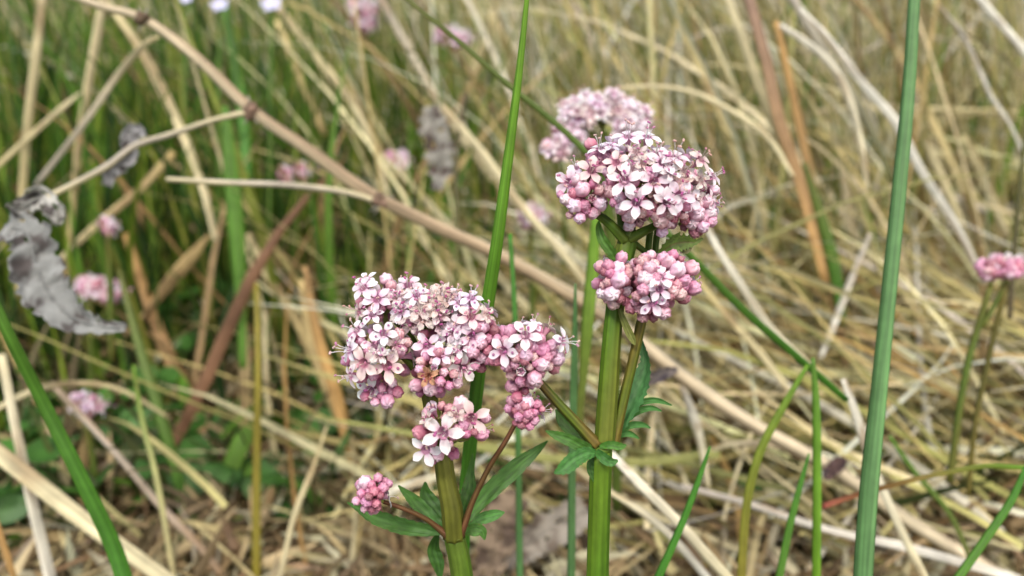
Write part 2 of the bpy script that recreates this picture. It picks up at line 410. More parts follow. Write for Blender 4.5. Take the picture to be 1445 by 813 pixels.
# ------------------------------------------------------------------ the uncountable grass (vectorised)
F3 = np.array(FW); U3 = np.array(UP); C3 = np.array(CAM)
def mass(name, label, x, y, z0, ln, az, t0, t1, wd, col, segs=8, bow=1.6, fold=.25, gap=.30, tipw=.15, flatw=1.0, seed=0, thin=0.0):
    """n curved blades: roots x,y,z0, length, heading, tilt from vertical at root and tip, width, colour"""
    r_ = np.random.default_rng(seed); n = len(x); S = segs + 1
    s = np.linspace(0, 1, S)[None, :]
    wob = r_.normal(0, .10, n)[:, None]
    tilt = t0[:, None] + (t1 - t0)[:, None] * s ** bow + .12 * np.sin(s * 6 + r_.uniform(0, 6, n)[:, None])
    azs = az[:, None] + wob * s * 4
    st = (ln / segs)[:, None]
    dx, dy, dz = np.sin(tilt) * np.cos(azs) * st, np.sin(tilt) * np.sin(azs) * st, np.cos(tilt) * st
    def cum(d0, r0): c = np.cumsum(d0, 1); return r0[:, None] + np.concatenate([np.zeros((n, 1)), c[:, :-1]], 1)
    X, Y, Z = cum(dx, x), cum(dy, y), cum(dz, z0)
    Z = np.maximum(Z, .002 + .01 * r_.random((n, 1)))
    # leave the air round the camera and the flowers free
    rel = np.stack([X, Y, Z], -1) - C3
    dep = rel @ F3; lat = np.abs(rel[..., 0]); vert = rel @ U3
    bad = ((dep < gap) & (dep > -.12) & (lat < .20 + .75 * np.maximum(dep, 0)) & (vert > -.8 * np.maximum(dep, 0) - .16)).any(1)
    if thin:                                             # the lush left side has few straws
        mx, my = X.mean(1), Y.mean(1); bad |= (mx / (my + .1) < -.17 + r_.normal(0, .05, n)) & (my < .85) & (r_.random(n) < thin)
    k = ~bad; X, Y, Z, azs, tilt, wd, col = X[k], Y[k], Z[k], azs[k], tilt[k], wd[k], col[k]; n = len(X)
    roll = r_.uniform(-1.2, 1.2, n)[:, None]
    sx, sy = -np.sin(azs), np.cos(azs)
    nx, ny, nz = np.cos(tilt) * np.cos(azs), np.cos(tilt) * np.sin(azs), -np.sin(tilt)
    ax_, ay_, az_ = sx * np.cos(roll) + nx * np.sin(roll), sy * np.cos(roll) + ny * np.sin(roll), nz * np.sin(roll)
    bx, by, bz = nx * np.cos(roll) - sx * np.sin(roll), ny * np.cos(roll) - sy * np.sin(roll), nz * np.cos(roll)
    prof = (tipw + (1 - tipw) * np.clip((1 - s) * 2.2, 0, 1)) * flatw; hw = wd[:, None] * .5 * prof
    V = np.empty((n, S, 3, 3), np.float32)
    for j, (e, f) in enumerate(((-1, 0), (0, -fold), (1, 0))):
        V[:, :, j, 0] = X + ax_ * hw * e + bx * hw * f * 2; V[:, :, j, 1] = Y + ay_ * hw * e + by * hw * f * 2; V[:, :, j, 2] = Z + az_ * hw * e + bz * hw * f * 2
    C = np.ones((n, S, 3, 4), np.float32)
    shade = (1 + r_.normal(0, .15, (n, S)) )[..., None]
    C[..., :3] = (col[:, None, :] * shade)[:, :, None, :]
    C = np.clip(C, 0, 1)
    b = (np.arange(n) * S * 3)[:, None, None] + (np.arange(segs) * 3)[None, :, None]
    q1 = b + np.array([0, 1, 4, 3]); q2 = b + np.array([1, 2, 5, 4])
    Q = np.concatenate([q1.reshape(-1, 4), q2.reshape(-1, 4)]).astype(np.int32)
    me = bpy.data.meshes.new(name); me.vertices.add(n * S * 3); me.vertices.foreach_set('co', V.ravel())
    me.loops.add(Q.size); me.loops.foreach_set('vertex_index', Q.ravel())
    me.polygons.add(len(Q)); me.polygons.foreach_set('loop_start', np.arange(0, Q.size, 4, dtype=np.int32))
    me.update(calc_edges=True)
    me.polygons.foreach_set('use_smooth', np.ones(len(Q), bool))
    a = me.color_attributes.new('Col', 'FLOAT_COLOR', 'POINT'); a.data.foreach_set('color', C.ravel())
    me.materials.append(M_MASS); me.validate()
    o = link(bpy.data.objects.new(name, me)); tag(o, label, 'grass', kind='stuff')
    return o

def pick(r_, n, cols, p):
    c = np.array(cols)[r_.choice(len(cols), n, p=np.array(p) / sum(p))]
    return np.clip(c * r_.uniform(.75, 1.2, (n, 1)) * (1 + r_.normal(0, .04, (n, 3))), .01, .9)
STRAW = [(.49, .42, .17), (.40, .33, .125), (.60, .55, .31), (.71, .69, .54), (.20, .135, .06), (.35, .23, .08), (.28, .28, .09)]
GREEN = [(.085, .18, .018), (.15, .23, .022), (.055, .13, .02), (.24, .27, .045), (.04, .09, .018)]
def field(r_, n, y0=.30, y1=3.4, p=1.7):
    """roots in the wedge that the frame can see, and a margin at its sides"""
    d = y0 + (y1 - y0) * r_.random(n) ** p
    x = (r_.random(n) * 2 - 1) * (.85 * d + .22)
    return x, d
def U_(r_, a, b, n): return r_.uniform(a, b, n)
def side(x, y, c=-.15, k=9): return 1 / (1 + np.exp(-(x / (y + .1) - c) * k))       # 0 on the left, 1 on the right

r_ = np.random.default_rng(1)
n = 13500; x, y = field(r_, n, p=1.35)                                        # standing straw, most of it leaning to the left
rt = side(x, y, .06, 9); keep = r_.random(n) < .42 * (y > .6) + .05 + .88 * rt; x, y, rt = x[keep], y[keep], rt[keep]; n = len(x)
main = r_.random(n) < .72
mass('dry_grass', 'pale tangle of standing and arching dry grass blades', x, y, np.zeros(n), U_(r_, .18, .46, n), np.where(main, r_.normal(3.0, .45, n), U_(r_, 0, 6.28, n)),
     U_(r_, .05, .50, n), np.where(r_.random(n) < .75, U_(r_, .25, 1.0, n), U_(r_, 1.0, 2.2, n)), r_.beta(1.3, 3.2, n) * .0042 + .0008, pick(r_, n, STRAW, [4, 2, 6, 3.6, .9, .7, 2.0]), segs=9, seed=2, gap=.37, thin=.6)
n = 17000; x, y = field(r_, n, y0=.23, y1=2.4, p=1.3)                                 # lodged straw lying through each other
rt = side(x, y, .0); keep = r_.random(n) < np.where(x < -.03 - .1 * y, .0 + .45 * rt ** 3 + .5 * ((y < .36) & (x > -.10)) + .10 * (y < .36), .08 + .92 * rt + .5 * (y < .36)); x, y = x[keep], y[keep]; n = len(x)
mass('fallen_grass', 'matted layer of fallen straw lying criss-cross over the ground', x, y, r_.random(n) ** 1.6 * .08, U_(r_, .07, .26, n), np.where(r_.random(n) < .5, r_.normal(2.6, .5, n), U_(r_, 0, 6.28, n)),
     U_(r_, .9, 1.6, n), U_(r_, 1.2, 1.9, n), r_.beta(1.3, 3.2, n) * .0046 + .0008, pick(r_, n, STRAW, [4, 3, 4.2, 2.6, 2.0, 1.0, 2.0]), segs=6, seed=3, gap=.30, thin=.72)
n = 520; x, y = field(r_, n, y1=1.3, p=1.2); keep = side(x, y) < .5; x, y = x[keep], y[keep]; n = len(x)       # broad brown leaning blades on the left
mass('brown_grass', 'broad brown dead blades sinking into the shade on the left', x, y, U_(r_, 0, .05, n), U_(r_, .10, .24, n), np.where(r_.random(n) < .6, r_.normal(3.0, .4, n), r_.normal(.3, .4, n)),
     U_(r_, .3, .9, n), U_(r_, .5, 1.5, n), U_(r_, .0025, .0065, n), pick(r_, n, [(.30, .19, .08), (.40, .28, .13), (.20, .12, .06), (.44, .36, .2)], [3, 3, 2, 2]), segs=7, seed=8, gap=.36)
n = 20000; x, y = field(r_, n, p=1.3)                                         # fresh green blades, thick on the left
rt = side(x, y, -.12, 8); keep = r_.random(n) < .27 + .73 * (1 - rt); x, y = x[keep], y[keep]; n = len(x)
mass('green_grass', 'fresh green grass blades growing up through the straw', x, y, np.zeros(n), U_(r_, .06, .30, n), U_(r_, 0, 6.28, n),
     U_(r_, 0, .30, n), U_(r_, .1, .8, n), r_.beta(1.4, 3, n) * .0048 + .001, pick(r_, n, GREEN, [4, 4, 3, 1.6, 2]), segs=8, seed=4, gap=.42)
n = 4200; x, y = field(r_, n, y0=.33, y1=1.2, p=1.1); keep = r_.random(n) < (1 - side(x, y, -.16, 9)); x, y = x[keep], y[keep]; n = len(x)
mass('lush_grass', 'lush dark and bright green grass filling the shaded left side', x, y, np.zeros(n), U_(r_, .09, .25, n), U_(r_, 0, 6.28, n),
     U_(r_, 0, .25, n), U_(r_, .1, .6, n), U_(r_, .0014, .0055, n), pick(r_, n, GREEN + [(.02, .05, .012)], [4.5, 4, 3, 2, 2, 2]), segs=8, seed=14, gap=.36)
n = 9000; x, y = field(r_, n, y0=.27, y1=3.0, p=1.2)                          # short stubble, coloured dark to deepen the shade in the gaps
mass('shade_stubble', 'short stubble coloured dark as painted shade under the straw', x, y, np.zeros(n), U_(r_, .02, .10, n), U_(r_, 0, 6.28, n),
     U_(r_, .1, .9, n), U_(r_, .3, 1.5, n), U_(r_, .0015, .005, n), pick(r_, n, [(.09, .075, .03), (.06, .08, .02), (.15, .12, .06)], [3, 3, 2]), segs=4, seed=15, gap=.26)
n = 7000; x, y = field(r_, n, y0=.27, y1=1.8, p=1.2)                           # low leafy cover in the gaps
keep = r_.random(n) < .16 + .84 * (1 - side(x, y, .0, 8)); x, y = x[keep], y[keep]; n = len(x)
mass('ground_foliage', 'low broad green leaves and moss covering the ground between stems', x, y, r_.random(n) * .035, U_(r_, .010, .030, n), U_(r_, 0, 6.28, n),
     U_(r_, .4, 1.3, n), U_(r_, 1.0, 1.9, n), U_(r_, .003, .011, n), pick(r_, n, [(.055, .155, .018), (.035, .10, .016), (.10, .22, .02), (.05, .07, .02)], [4, 3, 3, 2]), segs=4, seed=9, gap=.26, tipw=.3)
n = 15000; x, y = field(r_, n, y0=.2, y1=1.3, p=1.9)                           # short crumbs of litter
mass('plant_litter', 'crumbled brown and grey plant litter between the stems', x, y, r_.random(n) * .02, U_(r_, .01, .045, n), U_(r_, 0, 6.28, n),
     U_(r_, .9, 1.7, n), U_(r_, .9, 2.0, n), U_(r_, .0015, .005, n), pick(r_, n, [(.28, .20, .10), (.46, .37, .19), (.14, .10, .05), (.50, .46, .30)], [3, 3, 2, 1.5]), segs=3, seed=5, gap=.2)

# far meadow as one mass out to where the ground fades away
n = 9000; d = 2.6 + 26 * r_.random(n) ** 1.8; x = (r_.random(n) * 2 - 1) * (.95 * d); 
mass('distant_meadow', 'far straw-coloured meadow of tall grass beyond the flowers', x, d, np.zeros(n), U_(r_, .3, .6, n), U_(r_, 0, 6.28, n),
     U_(r_, .0, .5, n), U_(r_, .3, 1.6, n), U_(r_, .008, .03, n), pick(r_, n, STRAW[:3] + GREEN[:2], [4, 3, 2, 2, 2]), segs=4, seed=6)

# low round leaves near the ground: small plants one can pick out
def low_plant(px, py, label, n=7, size=.011, col=(.05, .16, .03)):
    p = W(px, py, 9); p.z = 0; pl = empty('leafy_plant', p, label, 'plant', 'small green leafy plants at ground level')
    rr = random.Random(int(px * 7 + py)); h = rr.uniform(.015, .05)
    for i in range(n):
        a = i * 2.4 + rr.random(); r = rr.uniform(.004, .02); hh = h * rr.uniform(.5, 1.2)
        c = Vector((r * cos(a), r * sin(a), hh)); s = size * rr.uniform(.7, 1.25); nz = Vector((cos(a) * .5, sin(a) * .5 - .45, 1)).normalized(); q = nz.to_track_quat('Z', 'Y')
        mb = MB(); cc = mul(col, rr.uniform(.7, 1.4)); ring = [(0, 0, 0)]; K = 12
        for k in range(K):
            t = 2 * pi * k / K; rad = s * (.75 + .25 * cos(t)) * (1 + .06 * (k % 2)); ring.append((rad * cos(t), rad * .8 * sin(t), s * (.12 * abs(sin(t)) + .05 * cos(t * 2))))
        for k in range(K): x0 = ring[1 + k]; ring.append((x0[0] * .55, x0[1] * .55, x0[2] * .35))
        vs = [c + q @ Vector(v) for v in ring]
        fs = [(0, 1 + K + k, 1 + K + (k + 1) % K) for k in range(K)] + [(1 + K + k, 1 + k, 1 + (k + 1) % K, 1 + K + (k + 1) % K) for k in range(K)]
        mb.add(vs, fs, [mul(cc, 1.3)] + [cc] * (2 * K)); tube(mb, [Vector((0, 0, 0)), c * .6 + Vector((0, 0, .003)), c], [.0005] * 3, lambda t, a: cc, n=4)
        mb.obj('leaf', M_LEAF, parent=pl, loc=(0, 0, 0))
LP = [(330, 625, 'green leafy plant in the dark gap between two brown fallen blades'), (372, 700, 'bright leaf clump at the foot of the olive-yellow stem'), (205, 640, 'low leafy plant between the long green rush and the olive blade'),
      (440, 640, 'leafy plant half hidden under the orange-brown dead blades'), (230, 470, 'leaf clump beside the pink flower next to the grey dead leaf'), (290, 530, 'leafy plant above the middle of the brown fallen blade'),
      (150, 370, 'small leafy plant behind the crumpled grey leaf'), (30, 760, 'mossy leaf clump in the lower corner under the cream stalk'), (480, 170, 'soft green leaf clump behind the hanging grey leaf'), (400, 490, 'leafy plant in the shade below the thin horizontal twig'),
      (130, 170, 'leafy plant behind the two upright straw stems'), (250, 700, 'leafy plant in the deep shade right of the green rush'), (1190, 250, 'low green leaves deep in the straw behind the tall flat blade'), (60, 620, 'leaf clump over the pale broad stalk'),
      (500, 620, 'leaf clump below the left flower head in deep shade'), (620, 70, 'far leaf clump under a pale pink flower')]
for a in LP:
    for dx, dy in ((0, 0),): low_plant(a[0], a[1], a[2], n=9 if a[0] > 700 else 12, size=.010 if a[1] > 300 else .016, col=(.055, .16, .022))

# ================================================================== straws, blades and stalks that can be told apart
CT = dict(tan=(.46, .35, .15), pale=(.56, .50, .30), white=(.68, .66, .55), cream=(.58, .52, .31), beige=(.45, .39, .20), brown=(.24, .15, .075), orange=(.38, .23, .08), mauve=(.26, .17, .12),
          grey=(.40, .36, .29), yellow=(.50, .42, .19), green=(.045, .16, .015), olive=(.10, .11, .025), ygreen=(.11, .23, .015), blue=(.085, .185, .060), ochre=(.20, .17, .025), dark=(.08, .06, .035), bright=(.08, .18, .022))
def straw(name, cat, label, col, path, col2=None, flat=.35, roll=.0, group=None, mat=None, n=8, tip=True, nodes=()):
    s = crom(path, 7); pts = [W(*q[:3]) for q in s]; N = len(pts)
    rad = [PX(q[3], q[2]) / 2 * (.86 if mat is M_STRAW or mat is None else 1) for q in s]
    rr = random.Random(label); c1, c2 = CT[col], CT[col2 or col]; ph = rr.uniform(0, 6); tw = rr.uniform(-.5, .5)
    mb = MB()
    def cf(t, a):
        k = noise.noise(Vector((t * 5 + ph, a * .5, ph))); c = lerp(c1, c2, t)
        if cat == 'straw' and k > .18: c = lerp(c, (.24, .15, .07), min(.6, (k - .18) * 2.5))
        return mul(c, 1 + .22 * noise.noise(Vector((t * 14 + ph, a, 2))) + .12 * sin(a * 2 + ph))
    tube(mb, pts, rad, cf, n=n if n > 8 else 10, flat=flat, roll=lambda t: roll + tw * t, ribs=5, ribd=.04)
    o = mb.obj(name, mat or M_STRAW, origin=pts[0]); o.location = pts[0]
    tag(o, label, cat, group, 'thing')
    return o
D = .40
G1 = 'dry straws standing and leaning behind the flowers'
G2 = 'green grass blades and rushes'
T = [  # upper left
 ('dry_straw', 'straw', 'upright tan straw crossing the upper left corner of the meadow', 'cream', [(62, -20, .36, 13), (50, 90, .37, 14), (38, 190, .38, 13), (30, 300, .39, 11), (26, 420, .40, 9)], 'yellow'),
 ('dry_straw', 'straw', 'second upright tan straw, just inside the outermost one', 'pale', [(150, -20, .40, 13), (130, 90, .41, 13), (112, 200, .42, 11), (102, 300, .43, 10), (90, 420, .44, 8)], 'tan'),
 ('dry_straw', 'straw', 'wide greenish-beige blade slanting under the knotted stalk', 'beige', [(150, 0, .44, 12), (205, 80, .43, 15), (252, 175, .42, 15), (285, 260, .41, 13), (305, 340, .4, 10)], 'pale'),
 ('dry_straw', 'straw', 'short pale blade pointing up to the right beside the upright straws', 'beige', [(-20, 250, .37, 8), (50, 185, .38, 9), (90, 150, .39, 8), (115, 130, .4, 3)], 'cream'),
 ('dry_straw', 'straw', 'bent grey-beige blade folding down below the first knot', 'beige', [(225, 52, .34, 5), (205, 62, .34, 9), (165, 108, .35, 10), (118, 175, .35, 9), (50, 262, .36, 8)], 'grey'),
 ('dry_straw', 'straw', 'beige blade leaning down right from the bluish flowers', 'beige', [(390, 5, .48, 11), (440, 72, .47, 12), (490, 135, .46, 12), (525, 200, .45, 9), (550, 280, .44, 7)], 'pale'),
 ('dry_straw', 'straw', 'yellowish straw under the bluish flower at the top edge', 'yellow', [(392, 30, .52, 12), (420, 100, .52, 12), (458, 190, .52, 9)], 'tan'),
 ('dry_straw', 'straw', 'tan blade crossing below the branching twig on the left', 'tan', [(245, 215, .42, 14), (200, 265, .41, 12), (140, 315, .4, 12), (92, 360, .4, 9), (60, 400, .4, 6)], 'cream'),
 ('dry_straw', 'straw', 'short brownish blade with a pale end above the green leaves', 'tan', [(295, 332, .42, 6), (265, 370, .42, 22), (235, 405, .42, 20), (210, 440, .42, 10), (195, 470, .43, 6)], 'brown'),
 ('dry_straw', 'straw', 'curved cream straw arching over the small lilac flower on the left', 'cream', [(-15, 582, .30, 9), (50, 550, .31, 10), (110, 541, .33, 9), (170, 550, .34, 7), (240, 590, .35, 5)], 'beige'),
 ('dry_straw', 'straw', 'broad cream stalk lying across the lower left corner', 'pale', [(-40, 610, .27, 27), (40, 672, .27, 27), (120, 735, .27, 26), (190, 785, .27, 24), (260, 835, .27, 22)], 'cream'),
 ('dry_straw', 'straw', 'whitish straw running down under the broad cream stalk', 'pale', [(2, 500, .30, 12), (24, 610, .29, 14), (46, 710, .29, 16), (75, 830, .29, 18)], 'white'),
 ('dry_straw', 'straw', 'thin orange straw at the very lower left edge', 'orange', [(-12, 720, .26, 10), (5, 770, .26, 11), (25, 830, .26, 10)], 'orange'),
 ('dry_straw', 'straw', 'long thin grey-brown straw slanting behind the green rush', 'grey', [(72, 540, .33, 9), (160, 635, .32, 10), (225, 712, .32, 11), (290, 780, .31, 11), (330, 835, .31, 11)], 'brown'),
 ('dry_straw', 'straw', 'slender pale green straw with a dark tip left of the olive blade', 'ygreen', [(188, 515, .29, 4), (200, 590, .29, 9), (222, 680, .285, 10), (248, 830, .28, 10)], 'beige'),
 ('dry_straw', 'straw', 'wide brown blade falling diagonally through the shade', 'orange', [(178, 330, .44, 12), (225, 470, .42, 20), (275, 580, .41, 24), (322, 680, .40, 14)], 'brown'),
 ('dry_straw', 'straw', 'upright tan blade beside the olive-yellow stem', 'beige', [(335, 395, .40, 10), (345, 500, .39, 18), (346, 600, .39, 18), (342, 740, .38, 14)], 'tan'),
 ('dry_straw', 'straw', 'narrow straw curving just right of the olive-yellow stem', 'cream', [(372, 440, .38, 6), (378, 560, .38, 9), (390, 660, .38, 10), (398, 740, .38, 8)], 'beige'),
 ('dry_straw', 'straw', 'orange-brown dead blade rising to the left flower head', 'orange', [(430, 375, .36, 8), (448, 470, .36, 18), (478, 570, .36, 22), (505, 680, .36, 18), (520, 760, .36, 15)], 'orange'),
 ('dry_straw', 'straw', 'pale tan dead blade left of the orange-brown one', 'tan', [(425, 395, .38, 10), (437, 470, .38, 14), (462, 545, .37, 20), (500, 640, .37, 14)], 'tan'),
 ('dry_straw', 'straw', 'tan blade slanting out of the shade towards the left flower head', 'beige', [(350, 330, .42, 10), (385, 400, .41, 16), (420, 455, .41, 17), (448, 520, .40, 9)], 'tan'),
 ('dry_straw', 'straw', 'thin grey-beige straw leaning right below the orange-brown blade', 'beige', [(462, 600, .31, 4), (440, 665, .31, 9), (415, 730, .30, 9), (392, 830, .30, 10)], 'pale'),
 ('dry_straw', 'straw', 'wide tan blade upright at the lower left, under the lilac flower', 'tan', [(118, 590, .38, 12), (118, 700, .36, 22), (126, 780, .36, 28), (130, 850, .36, 24)], 'orange'),
 ('dry_straw', 'straw', 'narrow pale blade hugging the wide tan one at lower left', 'beige', [(66, 590, .36, 6), (88, 660, .35, 12), (97, 740, .35, 12), (92, 840, .35, 14)], 'cream'),
 ('dry_straw', 'straw', 'thick whitish fragment lying behind the left flower stem', 'white', [(528, 708, .27, 9), (560, 690, .27, 14), (605, 676, .27, 14), (650, 662, .27, 9)], 'cream'),
 # upper middle
 ('dry_straw', 'straw', 'pale straw running down right behind the hanging grey leaf', 'pale', [(625, 150, .34, 9), (680, 215, .34, 14), (735, 290, .34, 14), (800, 365, .34, 12), (850, 430, .34, 10)], 'cream'),
 ('dry_straw', 'straw', 'greyish blade sloping from the top edge to the hanging leaf', 'grey', [(532, -10, .50, 12), (580, 75, .49, 12), (620, 145, .48, 11), (660, 205, .47, 10), (700, 260, .46, 8)], 'beige'),
 ('dry_straw', 'straw', 'yellow straw slanting behind the two pink flowers at the top', 'yellow', [(478, 95, .52, 8), (520, 180, .52, 13), (560, 255, .52, 13), (590, 320, .52, 9)], 'tan'),
 ('dry_straw', 'straw', 'straight straw slanting up right above the hanging grey leaf', 'beige', [(705, -10, .55, 10), (680, 70, .54, 12), (650, 150, .53, 11), (610, 250, .5, 8)], 'beige'),
 ('dry_straw', 'straw', 'arched cream straw over the blurred flower head behind', 'cream', [(820, 135, .34, 5), (900, 122, .34, 7), (970, 128, .34, 8), (1035, 158, .34, 9), (1085, 195, .34, 9), (1120, 250, .34, 6)], 'pale'),
 ('dry_straw', 'straw', 'thin arch of grey grass across the upper right', 'grey', [(950, 70, .50, 5), (1010, 42, .50, 6), (1075, 45, .50, 6), (1140, 78, .50, 5), (1180, 120, .50, 5)], 'beige'),
 ('dry_straw', 'straw', 'thin arch of grey grass behind the tall flat blade', 'grey', [(1215, 75, .50, 5), (1270, 50, .50, 6), (1340, 58, .50, 6), (1400, 88, .50, 6), (1470, 125, .50, 6)], 'beige'),
 ('dry_straw', 'straw', 'level cream straw crossing behind the tall flat blade', 'cream', [(1150, 158, .48, 8), (1230, 152, .48, 9), (1330, 155, .48, 9), (1460, 160, .48, 9)], 'beige'),
 ('dry_reed', 'reed', 'mauve-brown reed slanting down from the top edge', 'mauve', [(1052, -20, .34, 17), (1080, 80, .34, 18), (1100, 170, .34, 19), (1130, 260, .34, 18), (1165, 400, .34, 14)], 'orange'),
 ('dry_reed', 'reed', 'orange-brown reed right of the mauve-brown one', 'orange', [(1095, 30, .38, 9), (1120, 140, .38, 13), (1150, 280, .38, 14), (1178, 420, .38, 14), (1195, 520, .38, 12)], 'brown'),
 ('dry_reed', 'reed', 'straight tan reed with pale sheen beside the mauve-brown one', 'pale', [(1020, -20, .36, 13), (1050, 60, .36, 15), (1082, 150, .36, 16), (1110, 215, .36, 9)], 'beige'),
 ('dry_reed', 'reed', 'olive-grey reed curving down between the white straws', 'grey', [(1108, -20, .38, 14), (1150, 50, .38, 15), (1195, 120, .38, 16), (1235, 195, .38, 12), (1260, 260, .38, 8)], 'olive'),
 ('grass_shoot', 'grass blade', 'soft olive blade along the orange-brown reed', 'olive', [(1135, 230, .37, 8), (1160, 310, .37, 15), (1178, 380, .37, 17), (1190, 460, .37, 10)], 'green'),
 ('dry_straw', 'straw', 'yellow straw falling from the upper middle to the big right flower', 'yellow', [(955, 20, .44, 9), (985, 90, .44, 13), (1020, 170, .44, 14), (1055, 260, .44, 13), (1080, 330, .44, 9)], 'beige'),
 ('dry_straw', 'straw', 'whitish blade bent over like a hook near the top right', 'white', [(1100, 35, .35, 8), (1140, 62, .35, 12), (1175, 95, .35, 13), (1200, 145, .35, 12), (1215, 205, .35, 10), (1225, 270, .35, 7)], 'pale'),
 ('dry_straw', 'straw', 'long white straw sweeping down to the small pink head at right', 'white', [(1130, 12, .33, 6), (1170, 55, .33, 10), (1215, 115, .33, 13), (1262, 170, .33, 15), (1300, 240, .33, 13), (1350, 320, .33, 12), (1390, 400, .33, 9)], 'white'),
 ('dry_straw', 'straw', 'bright white straw cutting across the upper right corner', 'white', [(1365, -20, .36, 10), (1405, 25, .36, 12), (1445, 72, .36, 12), (1480, 110, .36, 11)], 'white'),
 ('dry_straw', 'straw', 'grey twiggy stalk with side hairs at upper right', 'grey', [(1325, 8, .38, 4), (1358, 48, .38, 6), (1378, 90, .38, 7), (1398, 135, .38, 7), (1425, 175, .38, 5), (1450, 230, .38, 4)], 'white'),
 ('dry_straw', 'straw', 'tan straw passing behind the tall flat blade at its bend', 'tan', [(1190, -20, .45, 8), (1245, 45, .45, 10), (1290, 115, .45, 11), (1320, 180, .45, 11), (1355, 260, .45, 9), (1380, 330, .45, 7)], 'beige'),
 # middle right
 ('dry_straw', 'straw', 'long white blade sweeping down from the big right flower head', 'white', [(985, 290, .27, 6), (1010, 345, .27, 12), (1045, 400, .27, 13), (1085, 460, .27, 13), (1130, 505, .27, 11), (1180, 550, .27, 8)], 'pale'),
 ('dry_straw', 'straw', 'yellow straw below the long white blade', 'yellow', [(985, 395, .32, 9), (1030, 450, .32, 12), (1075, 500, .32, 12), (1120, 560, .32, 8)], 'pale'),
 ('dry_straw', 'straw', 'narrow grey-white stick leaning right in the middle right straw', 'grey', [(1228, 330, .36, 6), (1205, 385, .36, 9), (1180, 450, .36, 10), (1158, 505, .35, 7)], 'white'),
 ('dry_straw', 'straw', 'curved orange blade on the litter right of the centre', 'orange', [(975, 490, .40, 9), (1020, 485, .40, 14), (1075, 500, .40, 13), (1125, 530, .4, 9), (1200, 535, .4, 6)], 'brown'),
 ('dry_straw', 'straw', 'bright white straw leading down to the foot of the tall flat blade', 'white', [(1190, 535, .25, 8), (1208, 585, .25, 14), (1225, 640, .25, 13), (1250, 700, .25, 13), (1275, 755, .25, 13), (1315, 835, .25, 13)], 'cream'),
 ('dry_straw', 'straw', 'white straw lying low from centre bottom to the lower right corner', 'grey', [(960, 685, .29, 9), (1060, 712, .29, 11), (1170, 748, .28, 13), (1290, 775, .28, 15), (1440, 818, .28, 15)], 'white'),
 ('dry_straw', 'straw', 'pale straw right of the big stem base, sloping down right', 'white', [(862, 640, .23, 12), (900, 680, .23, 16), (955, 735, .23, 17), (1040, 830, .23, 17)], 'cream'),
 ('dry_straw', 'straw', 'second pale straw beneath the first at the big stem base', 'cream', [(855, 690, .25, 8), (910, 725, .25, 13), (955, 765, .25, 13), (1010, 830, .25, 13)], 'white'),
 ('dry_straw', 'straw', 'white curved blade end left of the yellow-green blade', 'white', [(962, 545, .30, 8), (980, 590, .30, 16), (990, 630, .30, 12), (1000, 690, .30, 7)], 'pale'),
 ('dry_straw', 'straw', 'reddish-brown blade bending over the litter to the yellow-green blade', 'cream', [(990, 640, .31, 7), (1035, 626, .30, 10), (1090, 628, .30, 12), (1140, 645, .30, 10), (1170, 665, .30, 8)], 'mauve'),
 ('dry_straw', 'straw', 'beige straw slanting through the right edge under the pink head', 'cream', [(1345, 590, .36, 8), (1390, 610, .36, 11), (1460, 645, .36, 11)], 'pale'),
 ('dry_straw', 'straw', 'tan straw right of the tall flat blade, halfway up', 'beige', [(1262, 395, .36, 8), (1300, 455, .36, 11), (1340, 515, .36, 10), (1370, 570, .36, 7)], 'tan'),
 ('dry_straw', 'straw', 'straw between the tall flat blade and the small pink head', 'pale', [(1285, 150, .44, 8), (1315, 220, .44, 12), (1350, 300, .44, 12), (1378, 380, .44, 9)], 'beige'),
 ('dry_straw', 'straw', 'straw at the right edge above the small pink head', 'beige', [(1360, 190, .46, 9), (1395, 270, .46, 13), (1425, 340, .46, 10)], 'pale'),
 # greens
 ('grass_shoot', 'grass blade', 'soft green blade hanging under the bluish flower, upper left', 'bright', [(318, 10, .46, 9), (332, 90, .45, 14), (345, 180, .44, 15), (348, 260, .43, 13)], 'green'),
 ('grass_shoot', 'grass blade', 'broad bright green blade left of the twig with the knot', 'bright', [(318, 150, .37, 9), (326, 240, .37, 20), (334, 330, .37, 22), (340, 420, .37, 14), (343, 520, .37, 10)], 'bright'),
 ('grass_shoot', 'grass blade', 'olive blade rising through the shade left of centre-left', 'olive', [(168, 380, .37, 6), (195, 480, .36, 13), (228, 590, .35, 16), (255, 690, .35, 14), (262, 780, .35, 12)], 'green'),
 ('grass_stalk', 'stem', 'olive-yellow upright stem standing in the dark gap', 'ochre', [(362, 400, .33, 7), (364, 520, .32, 9), (362, 650, .32, 11), (362, 840, .32, 12)], 'ochre'),
 ('green_rush', 'rush', 'green rush bowing across the lower left corner', 'bright', [(-25, 385, .185, 11), (12, 470, .19, 15), (60, 565, .20, 17), (110, 665, .205, 20), (160, 770, .21, 22), (185, 850, .21, 23)], 'green'),
 ('green_rush', 'rush', 'sharp green rush with a dark tip behind the left flower head', 'ygreen', [(745, -14, .150, 6.5), (733, 100, .153, 10.5), (716, 235, .157, 15), (702, 340, .160, 18), (687, 440, .165, 20), (672, 560, .168, 21), (658, 690, .172, 21), (650, 850, .175, 21)], 'green'),
 ('green_rush', 'rush', 'tall flat blue-green blade standing upright right of the big flower head', 'blue', [(1292, -30, .186, 15), (1283, 120, .184, 17), (1270, 260, .182, 19), (1256, 400, .180, 20), (1240, 560, .178, 22), (1226, 700, .176, 25), (1216, 850, .174, 26)], 'blue'),
 ('grass_stalk', 'stem', 'blurred yellow-green stem just behind the right flower plant', 'ygreen', [(842, 300, .23, 13), (836, 380, .23, 17), (829, 460, .23, 18), (822, 540, .232, 12), (815, 620, .235, 11)], 'olive'),
